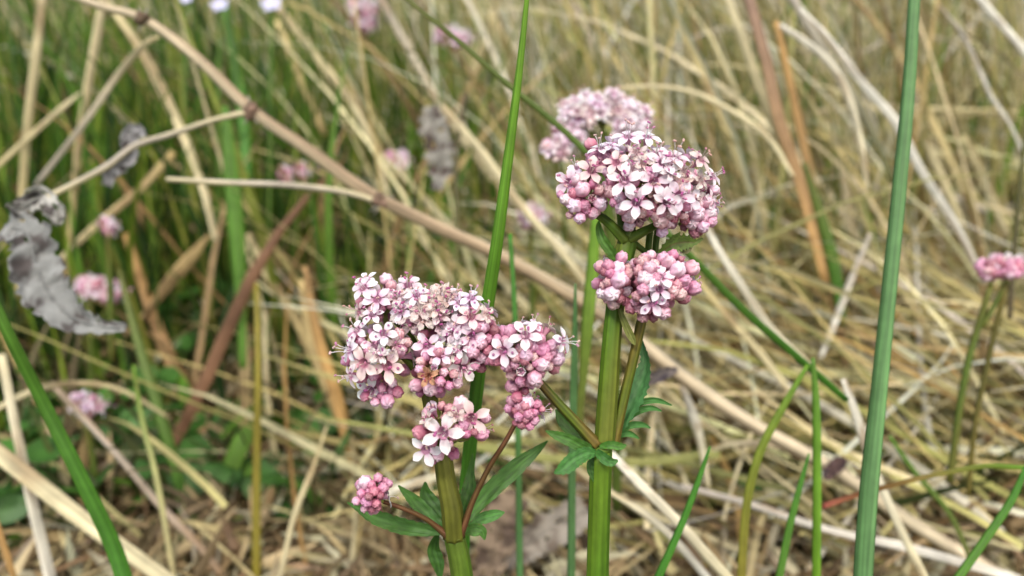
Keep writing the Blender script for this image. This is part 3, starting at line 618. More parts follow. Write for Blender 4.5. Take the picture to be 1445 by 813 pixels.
 ('green_rush', 'rush', 'thin blue-green rush between the two flower plants', 'blue', [(812, 400, .20, 3), (811, 500, .205, 10), (808, 620, .21, 11), (806, 840, .215, 12)], 'blue'),
 ('green_rush', 'rush', 'thin green rush right behind the drooping bud cluster', 'green', [(720, 330, .22, 6), (727, 450, .22, 8), (731, 600, .225, 9), (734, 840, .23, 10)], 'blue'),
 ('grass_shoot', 'grass blade', 'thin dark stem beside the hanging grey leaf', 'dark', [(658, 130, .36, 5), (644, 220, .36, 7), (645, 320, .355, 8), (642, 430, .35, 8)], 'olive'),
 ('green_rush', 'rush', 'thin olive rush leaning from the top edge down behind the big flower head', 'olive', [(560, -12, .215, 5.5), (640, 52, .215, 7), (720, 122, .215, 8), (800, 188, .215, 9), (880, 270, .215, 9.5), (975, 362, .22, 10), (1050, 438, .225, 11), (1130, 508, .23, 11), (1195, 565, .235, 9)], 'green'),
 ('grass_shoot', 'grass blade', 'bright green blade with upright tip at lower right', 'bright', [(1147, 505, .215, 5), (1152, 580, .215, 11), (1153, 680, .215, 12), (1152, 840, .215, 12)], 'ygreen'),
 ('grass_shoot', 'grass blade', 'yellow-green blade leaning against the bright upright one', 'ygreen', [(1140, 515, .22, 5), (1105, 575, .22, 10), (1072, 640, .22, 12), (1053, 720, .22, 12), (1045, 840, .22, 12)], 'ochre'),
 ('grass_shoot', 'grass blade', 'short green blade leaning right between the bright blade and the litter', 'green', [(1142, 640, .21, 3), (1128, 690, .21, 8), (1113, 750, .21, 10), (1095, 840, .21, 11)], 'bright'),
 ('grass_shoot', 'grass blade', 'green blade leaning right beside the pale straws near centre bottom', 'green', [(1002, 630, .185, 3), (985, 680, .185, 8), (960, 745, .185, 10), (918, 840, .185, 12)], 'green'),
 ('grass_shoot', 'grass blade', 'green blade rising to the bend at the lower right edge', 'green', [(1450, 655, .20, 6), (1428, 705, .20, 10), (1395, 755, .20, 11), (1335, 840, .20, 12)], 'bright'),
 ('bent_stalk', 'stem', 'thin level stem turning from yellow-green to red at lower right', 'ygreen', [(1444, 660, .205, 6.5), (1390, 658, .21, 7), (1330, 668, .215, 7), (1270, 682, .22, 7), (1205, 700, .23, 8), (1160, 715, .235, 8)], 'red'),
 ('grass_shoot', 'grass blade', 'soft green blade behind the red stem', 'bright', [(1255, 615, .27, 5), (1290, 665, .27, 7), (1340, 725, .27, 8), (1370, 790, .27, 8)], 'olive'),
 ('grass_shoot', 'grass blade', 'dark brown-green stem at the right edge above the pink head', 'olive', [(1450, 150, .30, 5), (1441, 250, .30, 6), (1432, 350, .30, 7), (1425, 450, .30, 6)], 'dark'),
]
CT['red'] = (.30, .08, .055)
for nm, cat, lab, col, path, col2 in T:
    isg = nm.startswith(('green', 'grass', 'bent'))
    o = straw(nm, cat, lab, col, path, col2, flat=.42 if isg else .30, roll=.1, group=G2 if isg else G1, mat=M_RUSH if isg else M_STRAW)

# the long dead stalk with its knots and side twigs
long_path = [(60, -22, .285, 9), (140, 8, .285, 11), (205, 28, .285, 13), (280, 84, .285, 15), (355, 155, .285, 16), (440, 215, .285, 17), (520, 272, .285, 18), (620, 322, .285, 18), (700, 358, .285, 18),
             (780, 402, .285, 19), (860, 450, .285, 20), (960, 530, .285, 20), (1060, 598, .285, 20), (1180, 665, .285, 19), (1290, 740, .285, 19), (1410, 812, .285, 18)]
stalk_root = W(1410, 812, .285)
st = empty('dead_stalk', stalk_root, 'long knotted dead stalk lying diagonally across the whole picture behind the flowers', 'stalk')
stem(st, stalk_root, long_path, (.30, .22, .13), (.56, .48, .32), name='stem', n=10, ribs=4, ribd=.03, mat=M_STRAW)
for kx, ky, kr in ((203, 28, 13), (355, 157, 15), (538, 284, 14)):
    mb = MB(); p = W(kx, ky, .284)
    for j in range(7):
        e = Vector((random.uniform(-1, 1), random.uniform(-.5, .5), random.uniform(-1, 1))) * PX(kr * .35, .284)
        ball(mb, p + e, PX(kr * random.uniform(.35, .62), .284), lerp(CT['dark'], CT['mauve'], random.random()), e.normalized(), 1.3, n=7, m=5)
    for j in range(4):
        a = random.uniform(0, 6.28); tube(mb, [p, p + (RT * cos(a) + UP * sin(a)) * PX(kr * 1.5, .284)], [.0007, .0002], lambda t, q: CT['grey'], n=5)
    mb.obj('knot', M_DEAD, origin=p, parent=st, loc=p - stalk_root)
for tw in ([(355, 157, .284, 9), (300, 170, .282, 7), (240, 190, .28, 8), (190, 206, .278, 8), (150, 235, .276, 9), (100, 262, .274, 8), (40, 292, .272, 9)],
           [(540, 286, .284, 9), (480, 270, .282, 8), (400, 261, .28, 8), (320, 258, .278, 8), (235, 253, .276, 7)]):
    stem(st, stalk_root, tw, CT['grey'], CT['pale'], name='side_twig', n=8, ribs=4, ribd=.06, mat=M_STRAW)

# crumpled dead leaves
def dead_leaf(label, path, col, col2, seed=0, crumple=1.1, curl=.7, name='dead_leaf'):
    mb = MB(); s = crom(path, 9); pts = [W(*q[:3]) for q in s]; N = len(pts); V = 13; vs = []; cs = []; face = CAM - pts[N // 2]
    for i, p in enumerate(pts):
        t = (pts[min(i + 1, N - 1)] - pts[max(i - 1, 0)]).normalized(); nf = (face - t * face.dot(t)).normalized(); sv = t.cross(nf)
        hw = PX(s[i][3], s[i][2]) / 2 * (1 + .35 * noise.noise(Vector((i * .45, seed, 0))))
        for k in range(V):
            v = 2 * k / (V - 1) - 1
            nz = noise.noise(Vector((i * .28, v * 1.5, seed))); nz2 = noise.noise(Vector((i * .6, v * 3.5, seed + 9)))
            ed = 1 + .25 * noise.noise(Vector((i * 1.1, v * 2, seed + 4)))
            an = v * curl * 2.0
            vs.append(p + sv * hw * sin(an) / max(.4, curl * 1.2) * ed + nf * hw * (crumple * nz * .7 + .12 * nz2 + .8 * (1 - cos(an))))
            kk = noise.noise(Vector((i * .22, v * 1.2, seed + 20))) + .4 * noise.noise(Vector((i * .8, v * 4, seed)))
            cs.append(lerp(col, col2, min(1, max(0, (kk - .05) * 5))))
    fs = [(i * V + k, i * V + k + 1, (i + 1) * V + k + 1, (i + 1) * V + k) for i in range(N - 1) for k in range(V - 1)]
    def torn(i, k):
        e = min(k, V - 2 - k); return noise.noise(Vector((i * .33, k * .9, seed * 3.7))) > (.02 if e == 0 else .20 if e == 1 else .55)
    fs = [f for j, f in enumerate(fs) if not torn(j // (V - 1), j % (V - 1))]
    mb.add(vs, fs, cs)
    tube(mb, pts, [PX(1.6, s[0][2])] * (N - 1) + [PX(.6, s[0][2])], lambda t, a: mul(col, .8), n=5)
    o = mb.obj(name, M_DEAD, origin=pts[0]); o.location = pts[0]
    tag(o, label, 'dead leaf'); sm = o.modifiers.new('thick', 'SOLIDIFY'); sm.thickness = .0002
    return o
GR, GD = (.26, .27, .255), (.085, .075, .07)
dead_leaf('crumpled grey-white dead leaf with dark patches at the left edge', [(8, 318, .235, 40), (38, 330, .235, 42), (50, 370, .235, 50), (68, 412, .235, 52), (100, 446, .235, 36), (140, 460, .235, 20), (178, 462, .235, 9)], GR, GD, 3, crumple=.55, curl=.65)
dead_leaf('small curled grey dead leaf on the twig above the crumpled one', [(20, 300, .245, 20), (55, 280, .245, 26), (78, 300, .245, 22), (80, 318, .245, 8)], (.42, .42, .38), GD, 5)
dead_leaf('grey dead leaf hanging down behind the sharp green rush', [(608, 150, .36, 16), (613, 180, .36, 29), (620, 215, .36, 32), (620, 248, .36, 22), (614, 268, .34, 8)], (.29, .28, .24), (.08, .06, .05), 8, crumple=.5, curl=.5)
dead_leaf('brown-mauve dead leaf on the litter between the two flower plants', [(735, 700, .30, 26), (712, 730, .30, 44), (700, 765, .30, 40), (690, 800, .30, 30), (680, 835, .30, 20)], (.24, .18, .12), (.10, .07, .05), 11, crumple=.5, curl=.5)
dead_leaf('greyish dead leaf lying right of the brown-mauve one', [(700, 790, .31, 22), (735, 775, .31, 34), (780, 745, .31, 40), (830, 720, .31, 30)], (.30, .27, .22), (.15, .12, .09), 14, crumple=.5, curl=.6)
dead_leaf('small dark withered leaf on the long stalk behind the right flower plant', [(905, 543, .27, 6), (920, 535, .27, 13), (938, 527, .27, 15), (956, 521, .27, 6)], (.14, .12, .11), (.05, .04, .05), 17)
dead_leaf('dark purple-brown withered scrap by the reddish blade at lower right', [(1164, 676, .28, 9), (1174, 663, .28, 15), (1184, 654, .28, 16), (1194, 649, .28, 7)], (.13, .08, .07), (.05, .04, .05), 19)
dead_leaf('little grey-white scrap clinging to the upper left twig', [(150, 262, .28, 10), (160, 240, .28, 18), (182, 222, .28, 18), (186, 190, .28, 22), (204, 184, .28, 12)], (.42, .42, .42), GD, 23)

# ================================================================== the two flowering plants in focus
SG, SG2, SB = (.13, .21, .018), (.19, .20, .03), (.20, .085, .04)
GRP = 'pink marsh flowers in bloom'
# ---- left plant
lo = W(715, 1560, .18); lo.z = 0
LPn = empty('flowering_plant', lo, 'leftmost of the two sharp plants, with a wide pink-white head above two small side clusters', 'flowering plant', GRP)
dL = .151
stem(LPn, lo, [(715, 1560, .180, 23), (680, 1100, .164, 27), (660, 880, .157, 28), (650, 800, .155, 28), (641, 757, .154, 27)], (.12, .24, .02), (.15, .24, .03))
stem(LPn, lo, [(641, 760, .154, 29), (638, 720, .153, 28), (630, 680, .1525, 25), (624, 640, .152, 24), (614, 600, .1525, 22), (606, 560, .153, 20), (598, 520, .154, 15), (594, 490, .155, 12)], SG2, (.14, .15, .02))
# joint
mb = MB(); p = W(641, 757, .154); ax = (W(634, 700, .153) - p).normalized()
ball(mb, p, PX(14.6, .154), (.13, .16, .03), ax, .30, n=16, m=8); mb.obj('node', M_STEM, origin=p, parent=LPn, loc=p - lo)
stem(LPn, lo, [(648, 756, .1535, 13), (657, 735, .153, 9), (668, 705, .1525, 7.5), (690, 660, .152, 7), (712, 625, .1515, 6.5), (727, 598, .151, 6)], (.16, .09, .03), SB, n=12, ribs=4, name='side_stem', label='thin brown side stem')
stem(LPn, lo, [(634, 757, .1535, 13), (618, 745, .153, 8), (600, 732, .152, 6.5), (570, 718, .151, 6), (541, 708, .150, 5.5)], (.16, .09, .03), SB, n=12, ribs=4, name='side_stem', label='thin brown side stem')
for pth in ([(598, 545, .154, 12), (585, 520, .153, 11), (568, 503, .153, 9), (552, 498, .154, 8)], [(600, 535, .154, 13), (590, 500, .155, 13), (575, 470, .156, 10), (556, 450, .156, 9)],
            [(604, 545, .154, 11), (612, 520, .154, 10), (628, 495, .154, 9)], [(604, 540, .155, 12), (630, 510, .157, 10), (672, 486, .157, 8)], [(600, 520, .155, 12), (600, 480, .157, 11), (606, 455, .157, 9)]):
    stem(LPn, lo, pth, SG, SG2, n=12, ribs=4, name='branch')
LG = (.055, .15, .02)
leaf(LPn, lo, [(652, 748, .156, 6), (668, 722, .157, 15), (695, 690, .158, 24), (730, 658, .159, 23), (757, 636, .160, 12), (773, 622, .160, 2)], LG, fold=.12, teeth=.03)
leaf(LPn, lo, [(622, 752, .156, 6), (598, 748, .157, 18), (565, 742, .158, 22), (530, 730, .158, 20), (505, 717, .158, 9), (490, 709, .158, 2)], LG, fold=.2, teeth=.05)
leaf(LPn, lo, [(630, 750, .158, 5), (612, 735, .159, 18), (590, 712, .160, 19), (572, 695, .160, 10), (562, 685, .160, 2)], LG, fold=.15, teeth=.05)
leaf(LPn, lo, [(645, 745, .160, 6), (655, 715, .161, 22), (662, 690, .162, 20), (664, 668, .163, 12), (667, 640, .163, 2)], mul(LG, .9), fold=.15)
leaf(LPn, lo, [(660, 742, .157, 5), (680, 732, .158, 16), (700, 726, .158, 14), (712, 723, .158, 2)], (.06, .19, .03), fold=.15)
leaf(LPn, lo, [(652, 752, .156, 5), (668, 748, .156, 17), (680, 750, .156, 14), (684, 762, .156, 2)], LG, fold=.2)
leaf(LPn, lo, [(618, 752, .161, 5), (612, 775, .162, 18), (618, 795, .162, 18), (622, 820, .162, 2)], mul(LG, .8), fold=.15)
leaf(LPn, lo, [(628, 745, .161, 5), (618, 722, .162, 20), (602, 700, .163, 20), (600, 680, .163, 3)], mul(LG, .8), fold=.15)

cluster(LPn, lo, (545, 458, .156), (541, 424, dL + .004), (46, 34), [
    (519, 412, 36, 's', (-.5, .75)), (535, 426, 38, 'o', (-.1, .55)), (508, 440, 34, 's', (-1.3, .25)), (577, 404, 40, 's', (.1, .85)), (520, 398, 30, 'o', (-.4, 1.1)), (560, 420, 34, 'f', (.1, .8))],
    [(545, 392, 9, 'w'), (548, 417, 9, 'w'), (552, 401, 8, 'p'), (525, 440, 9, 'm'), (533, 450, 8, 'm'), (515, 449, 7, 'p'), (553, 430, 8, 'm'), (566, 428, 7, 'p'), (586, 415, 7, 'm'), (538, 436, 7, 'm')], back=7)
fl = []
rr = random.Random(4)
for i in range(17):
    a = i * 2.39996; q = sqrt((i + .5) / 17); fl.append((607 + 52 * q * cos(a), 436 + 26 * q * sin(a), rr.uniform(36, 44), rr.choice('ttfff'), (cos(a) * .7 * q, .7 - .6 * sin(a) * q)))
fl += [(618, 420, 36, 's', (.1, 1.0)), (590, 424, 34, 's', (-.1, 1.1)), (641, 424, 32, 's', (.3, 1.1)), (570, 440, 34, 'o', (-.5, .5))]
cluster(LPn, lo, (604, 470, .157), (607, 444, dL + .003), (56, 36), fl, [(578, 452, 7, 'm'), (600, 470, 7, 'm'), (640, 458, 8, 'p'), (655, 446, 8, 'm'), (585, 468, 8, 'p')], back=8, label='faded papery cream flowers at the top of the head')
cluster(LPn, lo, (560, 505, .156), (534, 502, dL), (54, 52), [
    (514, 512, 45, 'o', (-.35, -.1)), (546, 516, 46, 'o', (.0, .05)), (522, 552, 44, 'o', (-.2, -.35)), (497, 494, 38, 's', (-1.3, .25)), (543, 474, 36, 'o', (.1, .6)), (508, 468, 36, 's', (-.7, .7)),
    (530, 452, 34, 's', (-.2, .9)), (560, 486, 34, 'f', (.5, .4)), (528, 486, 38, 'o', (-.2, .3)), (503, 528, 32, 's', (-1.1, -.2)), (536, 500, 34, 'f', (.1, .4))],
    [(565, 494, 10, 'p'), (575, 483, 8, 'd'), (563, 470, 10, 'p'), (546, 563, 11, 'p'), (561, 554, 9, 'm'), (554, 541, 7, 'p'), (539, 549, 7, 'm'), (551, 552, 7, 'm'), (507, 535, 7, 'm'), (530, 566, 7, 'p'), (516, 558, 7, 'm'),
     (525, 532, 8, 'p'), (520, 495, 8, 'm'), (553, 500, 8, 'p'), (509, 480, 6, 'p'), (538, 556, 6, 'm')], back=14)
cluster(LPn, lo, (612, 540, .155), (618, 520, dL - .001), (42, 44), [
    (602, 486, 38, 'o', (-.1, .3)), (622, 500, 34, 'o', (.0, .3)), (634, 474, 40, 'o', (.1, .5)), (655, 521, 42, 'o', (.3, -.2)), (606, 529, 32, 'b', (-.1, -.1)), (640, 496, 30, 'f', (.3, .2)), (613, 519, 20, 'h', (.2, .4))],
    [(589, 543, 10, 'p'), (608, 549, 11, 'p'), (621, 537, 8, 'm'), (591, 556, 6, 'm'), (594, 521, 8, 'p'), (596, 511, 7, 'd'), (630, 511, 8, 'd'), (647, 541, 9, 'p'), (633, 544, 7, 'm'), (619, 499, 8, 'm'), (632, 497, 8, 'p'),
     (640, 528, 7, 'd'), (600, 503, 7, 'm'), (620, 550, 6, 'm'), (645, 508, 7, 'm'), (612, 510, 7, 'd'), (600, 535, 6, 'm'), (627, 525, 7, 'p')], back=8, label='pink cluster with one brown wilted flower')
cluster(LPn, lo, (668, 500, .157), (668, 470, dL + .001), (42, 54), [
    (665, 447, 38, 'o', (.1, .5)), (666, 474, 36, 'o', (.1, .1)), (665, 428, 36, 's', (.1, 1.2)), (684, 446, 30, 't', (.9, .7)), (648, 456, 38, 'o', (-.2, .6)), (640, 470, 34, 'f', (-.2, .3)), (650, 434, 32, 's', (-.1, 1.1)),
    (650, 490, 30, 'o', (-.1, .2))],
    [(678, 484, 10, 'p'), (699, 465, 9, 'k'), (681, 461, 10, 'p'), (680, 506, 9, 'p'), (667, 496, 10, 'p'), (679, 519, 8, 'k'), (694, 512, 7, 'd'), (688, 494, 8, 'm'), (690, 478, 8, 'm'), (670, 514, 7, 'm'), (656, 508, 7, 'p'),
     (672, 463, 8, 'm'), (660, 487, 8, 'm'), (687, 508, 7, 'm'), (692, 452, 7, 'm'), (664, 522, 6, 'p'), (700, 478, 6, 'd')], back=12)
cluster(LPn, lo, (626, 645, .154), (636, 607, dL - .002), (52, 46), [
    (625, 610, 52, 'o', (-.1, .15)), (666, 590, 47, 'o', (.1, .05)), (601, 634, 43, 'o', (-.2, .0)), (613, 580, 32, 'h', (-.3, .9)), (644, 588, 26, 't', (.1, .7)), (607, 592, 26, 't', (-.6, .4))],
    [(594, 610, 11, 'm'), (650, 569, 11, 'w'), (623, 571, 7, 'd'), (634, 576, 8, 'd'), (647, 606, 9, 'p'), (678, 612, 11, 'p'), (684, 591, 8, 'p'), (611, 624, 7, 'm'), (634, 626, 6, 'p'), (617, 644, 9, 'p'), (609, 648, 8, 'm'),
     (658, 612, 7, 'm'), (662, 574, 6, 'm'), (654, 600, 8, 'm'), (630, 590, 8, 'd'), (668, 610, 6, 'k'), (603, 600, 6, 'd'), (640, 616, 7, 'm')], back=6, label='small front cluster of open white-pink flowers')
cluster(LPn, lo, (727, 598, .151), (740, 580, .150), (26, 24), [],
    [(721, 565, 9, 'p'), (716, 576, 7, 'm'), (732, 573, 8, 'm'), (744, 567, 11, 'w'), (757, 571, 7, 'p'), (746, 584, 9, 'p'), (732, 588, 8, 'm'), (737, 580, 6, 'k'), (755, 582, 6, 'm'), (754, 593, 7, 'm'), (736, 599, 7, 'k'), (747, 600, 7, 'm'),
     (726, 579, 6, 'k'), (741, 574, 7, 'm'), (762, 578, 5, 'p'), (742, 592, 6, 'm'), (728, 596, 5, 'k')], back=6, dusk=.7, branch_r=.3, label='small ball of closed buds on the right side stem')
cluster(LPn, lo, (541, 708, .150), (525, 699, .149), (25, 27), [],
    [(528, 693, 8, 'p'), (517, 708, 9, 'p'), (531, 711, 7, 'p'), (541, 688, 8, 'p'), (516, 681, 10, 'w'), (533, 676, 7, 'p'), (543, 678, 6, 'm'), (506, 706, 7, 'p'), (510, 696, 7, 'm'), (513, 719, 6, 'p'), (524, 721, 6, 'p'), (547, 684, 6, 'm'),
     (522, 700, 6, 'k'), (537, 699, 6, 'k'), (524, 684, 7, 'p'), (506, 686, 6, 'p'), (519, 692, 6, 'm'), (534, 718, 5, 'k')], back=5, dusk=.7, branch_r=.3, label='tiny ball of closed buds on the left side stem')

# ---- right plant
ro = W(836, 1560, .18); ro.z = 0
RPn = empty('flowering_plant', ro, 'tall sharp plant with a domed pink head over a round bud cluster, thick green stem', 'flowering plant', GRP)
dR = .151
stem(RPn, ro, [(836, 1560, .180, 26), (838, 1100, .165, 30), (842, 860, .157, 30), (844, 760, .155, 29), (848, 636, .153, 29)], (.10, .23, .015), (.15, .27, .02), ribs=9)
stem(RPn, ro, [(852, 632, .153, 27), (857, 560, .153, 27), (862, 490, .153, 25), (868, 430, .1535, 24), (876, 380, .1535, 24), (884, 345, .154, 26), (888, 318, .1545, 16), (892, 295, .155, 12)], (.11, .23, .015), (.20, .24, .03), ribs=9)
mb = MB(); p = W(848, 634, .153); ball(mb, p, PX(16, .153), (.10, .17, .02), UP, .5, n=18, m=8); mb.obj('node', M_STEM, origin=p, parent=RPn, loc=p - ro)
stem(RPn, ro, [(863, 628, .1545, 20), (871, 600, .1545, 15), (882, 555, .1545, 13), (894, 505, .154, 13), (906, 450, .1535, 13)], (.15, .20, .02), (.22, .17, .03), ribs=6, n=18, name='side_stem')
stem(RPn, ro, [(842, 628, .152, 17), (820, 604, .1515, 14), (796, 578, .151, 13), (776, 556, .151, 12), (762, 540, .151, 11)], (.13, .19, .02), (.20, .14, .03), ribs=6, n=18, name='side_stem')
for pth in ([(882, 340, .153, 16), (866, 322, .152, 14), (850, 308, .152, 12), (836, 300, .153, 10)], [(886, 335, .153, 15), (890, 318, .153, 14), (892, 300, .154, 10)], [(888, 338, .153, 15), (905, 328, .152, 13), (925, 318, .153, 10), (940, 308, .154, 8)],
            [(880, 345, .156, 14), (878, 320, .157, 13), (872, 280, .158, 11), (856, 240, .158, 9), (850, 226, .158, 7)], [(893, 342, .157, 10), (910, 355, .157, 8), (920, 368, .157, 8)], [(915, 370, .158, 9), (915, 345, .158, 9), (918, 320, .158, 9)], [(924, 372, .159, 9), (925, 345, .159, 9), (928, 322, .159, 9)]):
    stem(RPn, ro, pth, (.11, .21, .02), (.16, .23, .03), n=14, ribs=5, name='branch')
# bracts and leaves
leaf(RPn, ro, [(872, 370, .1515, 8), (862, 355, .151, 15), (850, 338, .151, 14), (845, 322, .1515, 9), (845, 312, .152, 2)], (.07, .17, .02), fold=.3, name='bract')
leaf(RPn, ro, [(922, 372, .152, 3), (932, 358, .151, 8), (948, 346, .150, 20), (965, 342, .150, 22), (980, 342, .150, 9), (992, 337, .150, 2)], (.09, .15, .02), (.10, .10, .02), fold=.2, teeth=.25, name='bract', label='dark toothed bract')
leaf(RPn, ro, [(940, 350, .151, 3), (950, 338, .150, 9), (960, 328, .150, 2)], (.10, .18, .02), fold=.2, name='bract')
leaf(RPn, ro, [(956, 350, .151, 3), (968, 354, .150, 9), (976, 350, .150, 2)], (.10, .10, .03), fold=.2, name='bract')
leaf(RPn, ro, [(874, 436, .1515, 6), (880, 452, .151, 9), (887, 468, .151, 11), (893, 480, .151, 9), (896, 487, .151, 2)], (.20, .22, .05), fold=.3, name='bract', label='dull yellow-green bract')
leaf(RPn, ro, [(842, 636, .1515, 6), (826, 632, .151, 16), (805, 622, .150, 17), (784, 614, .150, 12), (770, 608, .150, 2)], LG, fold=.2, teeth=.06)
leaf(RPn, ro, [(844, 640, .151, 6), (828, 640, .150, 18), (812, 648, .149, 22), (797, 660, .148, 20), (782, 668, .148, 3)], (.05, .17, .03), fold=.2, teeth=.08)
leaf(RPn, ro, [(846, 630, .151, 6), (862, 628, .150, 12), (876, 630, .150, 10), (884, 628, .150, 2)], (.06, .18, .02), fold=.2)
leaf(RPn, ro, [(842, 636, .151, 6), (850, 645, .149, 14), (862, 652, .149, 13), (872, 650, .149, 3)], (.05, .16, .03), fold=.3)
leaf(RPn, ro, [(838, 640, .152, 5), (834, 655, .152, 12), (836, 668, .152, 12), (840, 682, .152, 2)], mul(LG, .8), fold=.2)
leaf(RPn, ro, [(838, 632, .154, 6), (815, 612, .156, 20), (796, 592, .157, 22), (784, 578, .158, 2)], mul(LG, .8), fold=.2)
leaf(RPn, ro, [(866, 615, .156, 8), (880, 590, .157, 22), (896, 560, .158, 30), (907, 535, .159, 26), (912, 510, .160, 14), (908, 490, .161, 10), (906, 478, .161, 2)], (.07, .20, .06), fold=.45, teeth=.15, curl=.6, label='curled blue-green stem leaf')
for a in ([(884, 585, .158, 5), (900, 570, .158, 9), (925, 565, .158, 8), (948, 572, .158, 2)], [(880, 598, .158, 5), (898, 582, .158, 9), (918, 576, .158, 8), (934, 580, .158, 2)], [(877, 608, .157, 5), (892, 600, .157, 10), (908, 600, .157, 7), (918, 604, .157, 2)], [(872, 616, .157, 5), (884, 612, .157, 9), (893, 614, .157, 7), (902, 619, .157, 2)]):
    leaf(RPn, ro, a, (.05, .17, .03), fold=.3, name='leaf_lobe')

cluster(RPn, ro, (838, 302, .153), (821, 275, dR), (38, 38), [
    (800, 258, 42, 'o', (-.55, .0)), (833, 246, 42, 'o', (.1, .5)), (833, 284, 24, 'h', (.1, .2)), (813, 240, 28, 's', (-.3, 1.0))],
    [(822, 269, 11, 'p'), (810, 290, 11, 'w'), (818, 306, 9, 'p'), (848, 287, 11, 'w'), (843, 270, 8, 'd'), (836, 301, 8, 'p'), (804, 303, 6, 'd'), (799, 282, 9, 'p'), (815, 256, 10, 'p'), (809, 272, 8, 'm'), (826, 290, 9, 'm'), (835, 262, 7, 'm'),
     (790, 274, 6, 'm'), (843, 299, 6, 'd'), (814, 281, 7, 'k'), (828, 298, 6, 'm'), (850, 277, 6, 'd')], back=5)
cluster(RPn, ro, (852, 232, .158), (852, 218, dR + .004), (30, 26), [
    (846, 211, 36, 's', (-.2, 1.6)), (860, 208, 28, 's', (.2, 1.3))],
    [(837, 227, 9, 'p'), (848, 225, 9, 'm'), (858, 222, 9, 'm'), (830, 230, 6, 'm'), (866, 224, 7, 'k'), (842, 236, 8, 'm'), (853, 234, 8, 'm'), (838, 218, 7, 'm')], back=6)
cluster(RPn, ro, (892, 300, .154), (898, 256, dR), (52, 62), [
    (881, 258, 44, 'o', (-.25, .25)), (897, 287, 44, 'o', (-.1, .15)), (885, 205, 42, 's', (-.1, 1.3)), (910, 204, 36, 's', (.2, 1.2)), (870, 234, 36, 'o', (-.35, .5)), (906, 231, 34, 't', (.1, .5)), (920, 259, 46, 'o', (.1, .2)),
    (890, 236, 34, 'f', (-.1, .6)), (925, 274, 32, 'f', (.2, .1)), (897, 218, 34, 'f', (.0, .8)), (914, 242, 30, 'f', (.1, .6))],
    [(862, 270, 11, 'p'), (875, 279, 9, 'p'), (878, 293, 10, 'p'), (888, 304, 11, 'p'), (889, 320, 9, 'w'), (914, 247, 11, 'p'), (862, 255, 8, 'm'), (896, 256, 8, 'm'), (905, 300, 8, 'd'), (916, 298, 8, 'm'), (880, 240, 8, 'm'), (868, 286, 7, 'm'),
     (900, 272, 8, 'p'), (910, 286, 7, 'm'), (890, 272, 7, 'm'), (858, 244, 7, 'p'), (904, 316, 7, 'd'), (866, 222, 6, 'm')], back=16)
mbx = [(905, 308, 26, 'h', (.1, .0))]
cluster(RPn, ro, (932, 312, .155), (944, 262, dR), (50, 66), mbx + [
    (934, 232, 42, 'o', (.1, .6)), (950, 227, 40, 's', (.2, 1.0)), (956, 277, 42, 'o', (.2, .0)), (938, 286, 38, 'o', (.1, -.1)), (974, 281, 38, 'o', (.4, -.1)), (979, 234, 36, 's', (.7, .7)), (944, 246, 36, 'f', (.2, .5)), (968, 240, 34, 'f', (.4, .6)),
    (926, 219, 34, 's', (.0, 1.0)), (962, 258, 34, 'f', (.3, .4)), (985, 256, 32, 'f', (.7, .3))],
    [(932, 312, 12, 'w'), (946, 316, 9, 'p'), (935, 328, 9, 'w'), (945, 303, 9, 'd'), (959, 262, 11, 'p'), (934, 300, 8, 'm'), (955, 300, 8, 'm'), (950, 290, 8, 'k'), (930, 250, 8, 'm'), (966, 292, 8, 'm'), (922, 292, 8, 'm'), (940, 262, 8, 'm'),
     (970, 265, 8, 'm'), (925, 306, 7, 'd'), (953, 310, 7, 'k'), (975, 250, 8, 'p'), (948, 262, 7, 'p'), (964, 304, 7, 'd')], back=16)
cluster(RPn, ro, (960, 318, .156), (983, 288, dR + .001), (28, 42), [
    (997, 254, 32, 's', (1.1, .6)), (985, 270, 34, 'f', (.5, .4)), (1002, 283, 30, 'o', (1.3, .1))],
    [(985, 300, 12, 'p'), (977, 315, 11, 'p'), (991, 319, 10, 'p'), (1002, 299, 10, 'w'), (1001, 312, 9, 'p'), (979, 327, 9, 'k'), (997, 286, 9, 'p'), (988, 285, 9, 'p'), (1004, 270, 8, 'p'), (975, 298, 8, 'm'), (968, 310, 8, 'k'), (990, 328, 7, 'k'),
     (993, 308, 8, 'm'), (976, 285, 8, 'm'), (1006, 290, 7, 'p'), (990, 262, 8, 'm'), (1005, 303, 7, 'p'), (964, 322, 6, 'k')], back=10)
cluster(RPn, ro, (868, 434, .1535), (866, 396, dR - .001), (30, 36), [],
    [(858, 377, 9, 'm'), (873, 377, 12, 'w'), (876, 366, 9, 'p'), (872, 396, 12, 'w'), (886, 387, 9, 'd'), (887, 376, 7, 'd'), (896, 398, 9, 'd'), (885, 409, 10, 'p'), (864, 414, 12, 'w'), (849, 414, 10, 'w'), (881, 424, 8, 'k'), (866, 429, 10, 'd'),
     (857, 398, 7, 'd'), (853, 384, 7, 'k'), (873, 410, 8, 'k'), (874, 421, 8, 'k'), (861, 386, 8, 'm'), (880, 398, 8, 'k'), (855, 424, 7, 'p'), (850, 402, 6, 'd')], back=10, label='tight half-cluster of pale closed buds')
